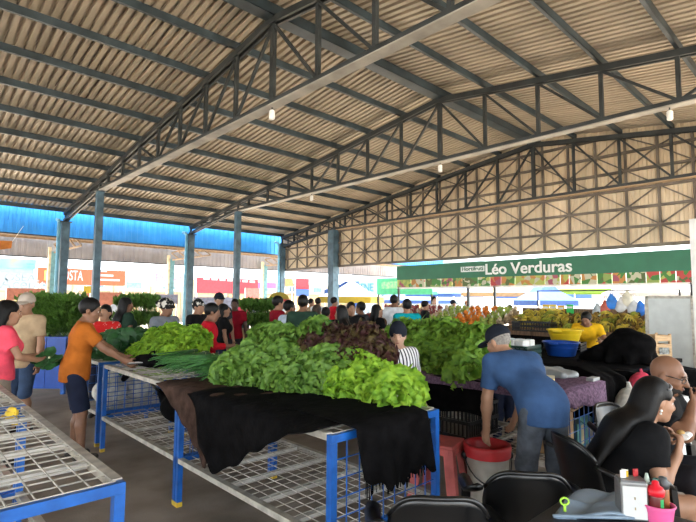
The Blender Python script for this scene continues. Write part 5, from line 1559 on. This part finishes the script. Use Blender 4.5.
for a in range(9):
    th = a * .7; S.cap((.05 * math.cos(th), .05 * math.sin(th), .34), (.3 * math.cos(th), .34 * math.sin(th), .03), .05, .045, k=.07)
S.cap((-.15, .28, .1), (-.1, .46, .03), .1, .06, k=.08)
np_mesh('tarp_mound', *S.mesh(.02, [((0, 0, .003), (0, 0, -1))]), M_blackcloth, tarp)
# strip hanging down to the floor
pa, pb_ = at_d(600, 372, 4.62), at_d(627, 372, 4.7)
v = []; f = []
for i in range(25):
    t = i / 24
    for j in range(15):
        w = j / 14
        q = pa * (1 - t) + pb_ * t
        off = .04 * math.sin(t * 16 + w * 1.5) * (.3 + w) + .03 * math.sin(t * 7)
        n_ = -FW * off
        z = .93 - .82 * w * (1 - .04 * math.sin(9 * t))
        v.append((q[0] + n_[0] - tarp.location.x + (0 if w > .08 else FW[0] * (.08 - w) * 6), q[1] + n_[1] - tarp.location.y + (0 if w > .08 else FW[1] * (.08 - w) * 6), z - .853))
f = [(i * 15 + j, i * 15 + j + 1, (i + 1) * 15 + j + 1, (i + 1) * 15 + j) for i in range(24) for j in range(14)]
o = mesh_obj('hanging_flap', v, f, M_blackcloth, tarp, True); sd = o.modifiers.new('thick', 'SOLIDIFY'); sd.thickness = .008
M_crw = mat('pale_crate_wood', (.60, .40, .22), .75, .15, 8, stretch=(1, 1, 10))
p = at_d(657, 362, 7.4)
cw = crate('wooden_crate', 'pale wooden crate standing on end against the white partition', 'crate', (p[0], p[1], .60), RZC + .1, (.26, .3, .52), M_crw, 4)
MB().box((0, -.16, .27), (.16, .004, .10)).build('crate_print', mat('dark_print', (.05, .06, .06), .7, .2, 20, col2=(.4, .42, .4)), cw)
st_ = stall_block('low black counter below the wooden crate', (p[0] + .1, p[1], 0), (1.0, .6), RZC, M_blackcloth, .60)
# goods in the gap behind the seated person with earrings
p = at_d(641, 383, 5.0)
o = thing('round_bag', 'round pinkish red bag behind the seated person with earrings', 'bag', (p[0], p[1], p[2] - .1))
np_mesh('bag_body', *SDF().ell((0, 0, .1), (.11, .11, .1), k=.03).ell((.04, 0, .16), (.06, .06, .05), k=.03).mesh(.014), mat('pinkish_red', (.70, .06, .12), .5, .12, 20), o)
MB().tube([(.03, 0, .2), (.04, .01, .24)], [.02, .01], 6).build('knot', mat('pinkish_red', (.7, .06, .12)), o)
sh = stall_block('low white shelf with sacks behind the seated person with earrings', (p[0] + .05, p[1] + .03, 0), (.7, .45), RZC, M_white, float(p[2] - .1), 'low_shelf', M_white)
p2 = at_d(630, 400, 4.6)
o = thing('white_sack', 'white plastic sack under the red bag behind the seated person with earrings', 'sack', (p2[0], p2[1], p2[2] - .2))
np_mesh('sack_body', *SDF().ell((0, 0, .14), (.16, .14, .14), k=.05).ell((.05, .02, .24), (.09, .08, .07), k=.05).mesh(.018, [((0, 0, .002), (0, 0, -1))]), M_sack, o)
MB().tube([(.05, .02, .3), (.06, .03, .36)], [.03, .015], 6).build('tied_neck', M_sack, o)
MB().box((0, 0, -(p2[2] - .2) / 2), (.3, .3, (p2[2] - .2))).build('support_box', M_white, o)
p = at_d(655, 386, 5.2)
o = thing('dark_box', 'dark open box with a blue sheen behind the two diners', 'box', (p[0], p[1], p[2] - .14), RZC + .2)
for sx in (-1, 1): MB().box((sx * .16, 0, .15), (.012, .3, .3)).build('side_panel', mat('dark_navy_plastic', (.01, .014, .04), .25), o)
MB().box((0, .15, .15), (.32, .012, .3)).build('back_panel', mat('dark_navy_plastic', (.01, .014, .04)), o)
MB().box((0, 0, .006), (.32, .3, .012)).build('base', mat('dark_navy_plastic', (.01, .014, .04)), o)
for sx in (-1, 1): MB().box((sx * .12, 0, -(p[2] - .14) / 2), (.04, .04, p[2] - .14)).build('stand_leg', M_blue, o)
# white partition
a, b_ = at_x(647.5, 330, 10.2), at_x(694, 330, 10.2)
wp = thing('white_partition', 'white partition panel below the end of the green sign', 'panel', (10.2, 0, 0))
MB().b2((0, b_[1], .25), (.05, a[1], 1.66)).build('panel_sheet', mat('off_white_panel', (.62, .66, .65), .5, .04), wp)
for y in (a[1], b_[1]): MB().b2((-.01, y - .03, 0), (.06, y + .03, 1.70)).build('upright', M_galv, wp)
MB().b2((-.01, b_[1], 1.66), (.06, a[1], 1.71)).build('top_rail', M_galv, wp)
q = at_x(695.5, 330, 9.9)
wq = thing('white_post', 'white square post at the end of the green sign', 'post', (9.9, q[1] - .1, 0))
MB().b2((-.08, -.1, 0), (.08, .1, 3.0)).build('shaft', M_white, wq); MB().b2((-.1, -.12, 0), (.1, .12, .04)).build('base_plate', M_galv, wq)

# ================================================================== STREET BEYOND THE EAVE
def banner(name, label, u0, v0, u1, v1, Y, m, texts=(), poles=True, cat='banner'):
    a, b_ = at_y(u0, v0, Y), at_y(u1, v1, Y)
    x0, x1, z1 = a[0], b_[0], a[2]; z0 = at_y(u0, v1, Y)[2]
    t = thing(name, label, cat, (x0, Y, 0))
    MB().b2((0, 0, z0), (x1 - x0, .05, z1)).build('banner_sheet', m, t)
    if poles:
        for x in (0.03, x1 - x0 - .03): MB().b2((x - .04, .05, -.2), (x + .04, .13, z1)).build('pole', M_white, t)
    for (s, fx, fz, size, tm) in texts:
        tx = text_mesh('lettering', s, size, tm, t, .006, 'LEFT', .006)
        tx.rotation_euler = (PI / 2, 0, 0); tx.location = ((x1 - x0) * fx, -.008, z0 + (z1 - z0) * fz)
    return t, x1 - x0, z0, z1
M_bor = mat('banner_orange', (.30, .045, .015), .6, .05); M_bred = mat('banner_red', (.26, .018, .03), .6, .08); M_bmag = mat('banner_magenta', (.28, .06, .26), .6, .05); M_bwh = mat('banner_white', (.24, .27, .30), .6, .03)
M_bpb = mat('banner_pale_blue', (.14, .24, .34), .6, .05); M_bgr = mat('banner_green_yellow', (.19, .26, .08), .6, .25, .5, col2=(.06, .18, .26)); M_bbl = mat('banner_blue', (.02, .06, .22), .6, .05); M_by = mat('banner_yellow', (.32, .24, .02), .6, .04)
M_txpb = mat('pale_blue_ink', (.17, .23, .27), .6); M_txpink = mat('pink_ink', (.80, .12, .32), .6); M_txy = mat('yellow_ink', (.9, .7, .08), .6); M_txg = mat('green_ink', (.1, .4, .1), .6)
YB = 33.0
t, w, z0, z1 = banner('shop_banner', 'orange shop banner with white capitals and a yellow square logo', 38, 267, 125, 284, YB, M_bor, [('COSTA', .20, .28, .85, M_bwh)])
for t_ in [c for c in t.children if c.name.startswith('lettering')]:
    w_ = max(v_.co.x for v_ in t_.data.vertices)
    for v_ in t_.data.vertices: v_.co.x *= w * .29 / w_
MB().b2((.35, -.02, z0 + .25), (1.15, -.002, z1 - .2)).build('logo_square', M_txy, t)
tx = text_mesh('lettering', 'C', .75, M_txg, t, .006, 'LEFT', .01); tx.rotation_euler = (PI / 2, 0, 0); tx.location = (.5, -.03, z0 + .36)
for k in range(3): MB().b2((w * .60, -.01, z0 + .3 + k * .28), (w * .93 - .4 * k, -.002, z0 + .42 + k * .28)).build('small_print', M_bwh, t)
t, w, z0, z1 = banner('shop_banner', 'pale blue billboard with faded lettering', -14, 273, 34, 290, 29.5, M_bwh, [('OSEA', .36, .58, .55, M_txpb), ('Acepituti', .28, .1, .75, M_txpb)])
t, w, z0, z1 = banner('shop_banner', 'green and yellow billboard above the pale blue one', -14, 257, 36, 267, 31.5, M_bgr)
MB().b2((w * .8, -.01, z0 + .25), (w * .95, -.002, z1 - .25)).build('blue_logo', M_bbl, t)
banner('shop_banner', 'blue strip banner under the green billboard', -14, 267, 36, 272.5, 31.6, M_bpb)
banner('shop_banner', 'white shop banner with pink lettering', 144, 272, 186, 286, YB, M_bwh, [('Planet', .25, .35, .8, M_txpink)])
banner('shop_banner', 'red awning banner with rows of small white print', 197, 277, 258, 293, YB, M_bred)
t = bpy.data.objects[[o.name for o in COL.objects if o.get('label', '').startswith('red awning')][0]]
bx_ = at_y(197, 277, YB), at_y(258, 277, YB)
for k in range(7):
    MB().b2((.5 + k * .65, -.01, 3.0 - .02 * k), (.98 + k * .65, -.002, 3.18 - .02 * k)).build('small_print', M_bwh, t)
banner('shop_banner', 'magenta banner beside the red awning', 249, 282, 276, 288, YB + 1, M_bmag)
banner('shop_banner', 'faded red booth front below the magenta banner', 246, 288, 259, 302, YB - 1, mat('faded_red', (.30, .08, .07), .6))
banner('shop_banner', 'orange panel beside the second red panel', 285, 278, 293, 286, 36, mat('faded_orange', (.32, .13, .05), .6))
banner('shop_banner', 'red and blue panel left of the thick column', 296, 278, 309, 295, 36, M_bred)
banner('shop_banner', 'blue panel under the red panel', 296, 289, 309, 296, 35.8, M_bbl)
banner('market_board', 'brown plank board behind the herb stack', 7, 288, 44, 300, 27.5, mat('brown_board', (.20, .07, .045), .7), cat='board')
banner('market_board', 'brown plank board under the orange banner', 84, 292, 121, 306, 27.5, mat('brown_board', (.20, .07, .045), .7), cat='board')
banner('notice_board', 'pale notice board with faint lines beside the inner column', 66, 294, 82, 306, 18.5, mat('pale_notice', (.6, .62, .72), .6), cat='board')
banner('yellow_sign', 'small yellow sign under the orange banner', 84, 286, 92, 293, 27.0, M_by, cat='sign')
banner('lilac_panel', 'lilac railing panel behind the patterned head wrap', 140, 294, 178, 304, 24.5, mat('lilac_panel', (.22, .23, .31), .6), cat='panel')
banner('lilac_panel', 'lilac railing panel behind the red shirts', 194, 297, 232, 310, 24.0, mat('lilac_panel', (.22, .23, .31), .6), cat='panel')
# orange pennant hanging from the eave
p = at_y(0, 247, 19.0)
op = thing('pennant', 'small orange pennant hanging below the eave', 'pennant', tuple(p))
v = [(-.6, 0, .18), (.32, 0, .22), (.30, 0, -.02), (-.6, 0, -.22)]
mesh_obj('pennant_cloth', [(x, y + s2, z) for s2 in (-.01, .01) for x, y, z in v], [(0, 1, 2, 3), (7, 6, 5, 4), (0, 4, 5, 1), (1, 5, 6, 2), (2, 6, 7, 3), (3, 7, 4, 0)], mat('pennant_orange', (.55, .18, .03), .7), op)
MB().tube([(.32, 0, .2), (.6, 0, .75)], .008, 5).build('cord', M_white, op)
# popcorn cart
g_ = ground(280, 20.5)
pcart = thing('popcorn_cart', 'small white cart with an arched yellow and red sign', 'cart', g_, RZC)
MB().b2((-.42, -.3, .3), (.42, .3, .95)).build('cart_body', M_white, pcart)
MB().b2((-.36, -.26, .95), (.36, .26, 1.5)).build('glass_box', mat('cart_glass', (.75, .78, .78), .1, alpha=.4), pcart)
arc = [(.42 * math.cos(a), .30 * math.sin(a)) for a in [PI * k / 12 for k in range(13)]]
mb = MB(); n = len(arc); mb.add([(x, y, 1.6 + z) for y in (-.32, -.28) for x, z in arc], [tuple(range(n - 1, -1, -1)), tuple(range(n, 2 * n))] + [(i, i + 1, n + i + 1, n + i) for i in range(n - 1)]); mb.build('arched_sign', M_by, pcart)
MB().b2((-.42, -.32, 1.5), (.42, .3, 1.6)).build('roof', M_red, pcart)
for sx in (-1, 1): MB().tube([(sx * .44, -.03, .22), (sx * .44, .03, .22)], .22, 16).build('wheel', M_black_pl, pcart); pcart.children[-1].rotation_euler = (0, 0, 0)

# shop buildings in the glare
def building(label, x0, x1, Y, h, m, nwin, mw, dp=6.0, win=(1.0, 1.2), z=2.6, awn=None):
    t = thing('shop_building', label, 'building', (x0, Y, -.2))
    L = x1 - x0
    MB().b2((0, 0, 0), (L, dp, h)).build('wall', m, t)
    MB().b2((-.1, -.15, h), (L + .1, dp, h + .2)).build('roof_edge', M_white, t)
    for k in range(nwin):
        c = L * (k + .5) / nwin
        f_ = MB().b2((c - win[0] / 2, -.05, z), (c + win[0] / 2, .02, z + win[1])).build('window', M_white, t)
        MB().b2((c - win[0] / 2 + .06, -.07, z + .06), (c + win[0] / 2 - .06, -.045, z + win[1] - .06)).build('pane', mw, f_)
        f_ = MB().b2((c - L / nwin * .38, -.06, 0.2), (c + L / nwin * .38, .02, 2.3)).build('shop_door', mat('shutter_cream', (.22, .17, .11), .6), t)
        MB().b2((c - L / nwin * .34, -.09, 0.2), (c + L / nwin * .34, -.055, 2.15)).build('opening', mat('shop_opening', (.22, .17, .13), .8, .3, 1.5, col2=(.5, .35, .15)), f_)
    for k in range(nwin + 1): MB().b2((L * k / nwin - .12, -.25, 0), (L * k / nwin + .12, 0, h)).build('pilaster', mat('cream_pilaster', (.30, .26, .17), .6), t)
    return t
M_bw = mat('wall_white_wash', (.30, .29, .27), .8, .05); M_pane = mat('window_glass_dark', (.12, .2, .28), .15)
building('long cream shop row behind the orange banner', 4, 17, 36.5, 3.4, M_bw, 5, M_pane, z=2.45, win=(1.2, .6))
building('white shop row behind the red awning', 17.5, 29, 36.5, 3.3, M_bw, 4, M_pane, z=2.45, win=(1.2, .6))
building('white corner shop beside the thick column', 30, 40, 38, 3.2, M_bw, 3, M_pane, z=2.45, win=(1.2, .6))
building('low white house at the left end of the street', -12, 3.5, 36.5, 3.2, M_bw, 4, M_pane, z=2.45, win=(1.2, .6))
# pale blue hygiene shop seen between the thick column and the sign
a, b_ = at_x(352, 268, 36), at_x(400, 268, 36)
hs = thing('hygiene_shop', 'pale blue shop with large letters seen beside the thick column', 'building', (36, 0, -.2))
MB().b2((0, b_[1] - 6, 0), (6, a[1], a[2] + .6)).build('wall', mat('wall_pale_blue', (.20, .25, .29), .7, .03), hs)
zz = at_x(370, 291, 36)[2]
MB().b2((-.08, b_[1] - 5, zz), (0, a[1] - .6, zz + 1.1)).build('sign_board', mat('hygiene_board', (.17, .27, .31), .6), hs)
tx = text_mesh('lettering', 'IENE', 1.15, mat('letter_teal', (.03, .14, .20), .5), hs, .02, 'LEFT', .01); tx.rotation_euler = (PI / 2, 0, -PI / 2)
ly_ = at_x(359.5, 288, 36)[1]; tx.location = (-.12, ly_, zz + .18)
w = max(v_.co.x for v_ in tx.data.vertices); k = (ly_ - at_x(374, 288, 36)[1]) / w
for v_ in tx.data.vertices: v_.co.x *= k
MB().b2((-.1, a[1] - 1.1, 1.0), (-.02, a[1] - .5, zz + 1.2)).build('blue_pilaster', M_bbl, hs)
for k in range(3): MB().b2((-.06, b_[1] - 4 + 2.6 * k, .2), (.02, b_[1] - 2.2 + 2.6 * k, 2.2)).build('shop_opening', mat('shop_opening', (.22, .17, .13)), hs)
g_ = ground(352, 24); canopy_tent('white and blue market tent with yellow valance beside the thick column', (g_[0], g_[1], -.2), 2.6, 1.95, .3, M_twhite, M_by, .5, peak=.8)
g_ = ground(346, 31); canopy_tent('blue market tent behind the white one by the thick column', (g_[0], g_[1], -.2), 2.4, 2.4, .3, M_tblue, None, .7, peak=.6)
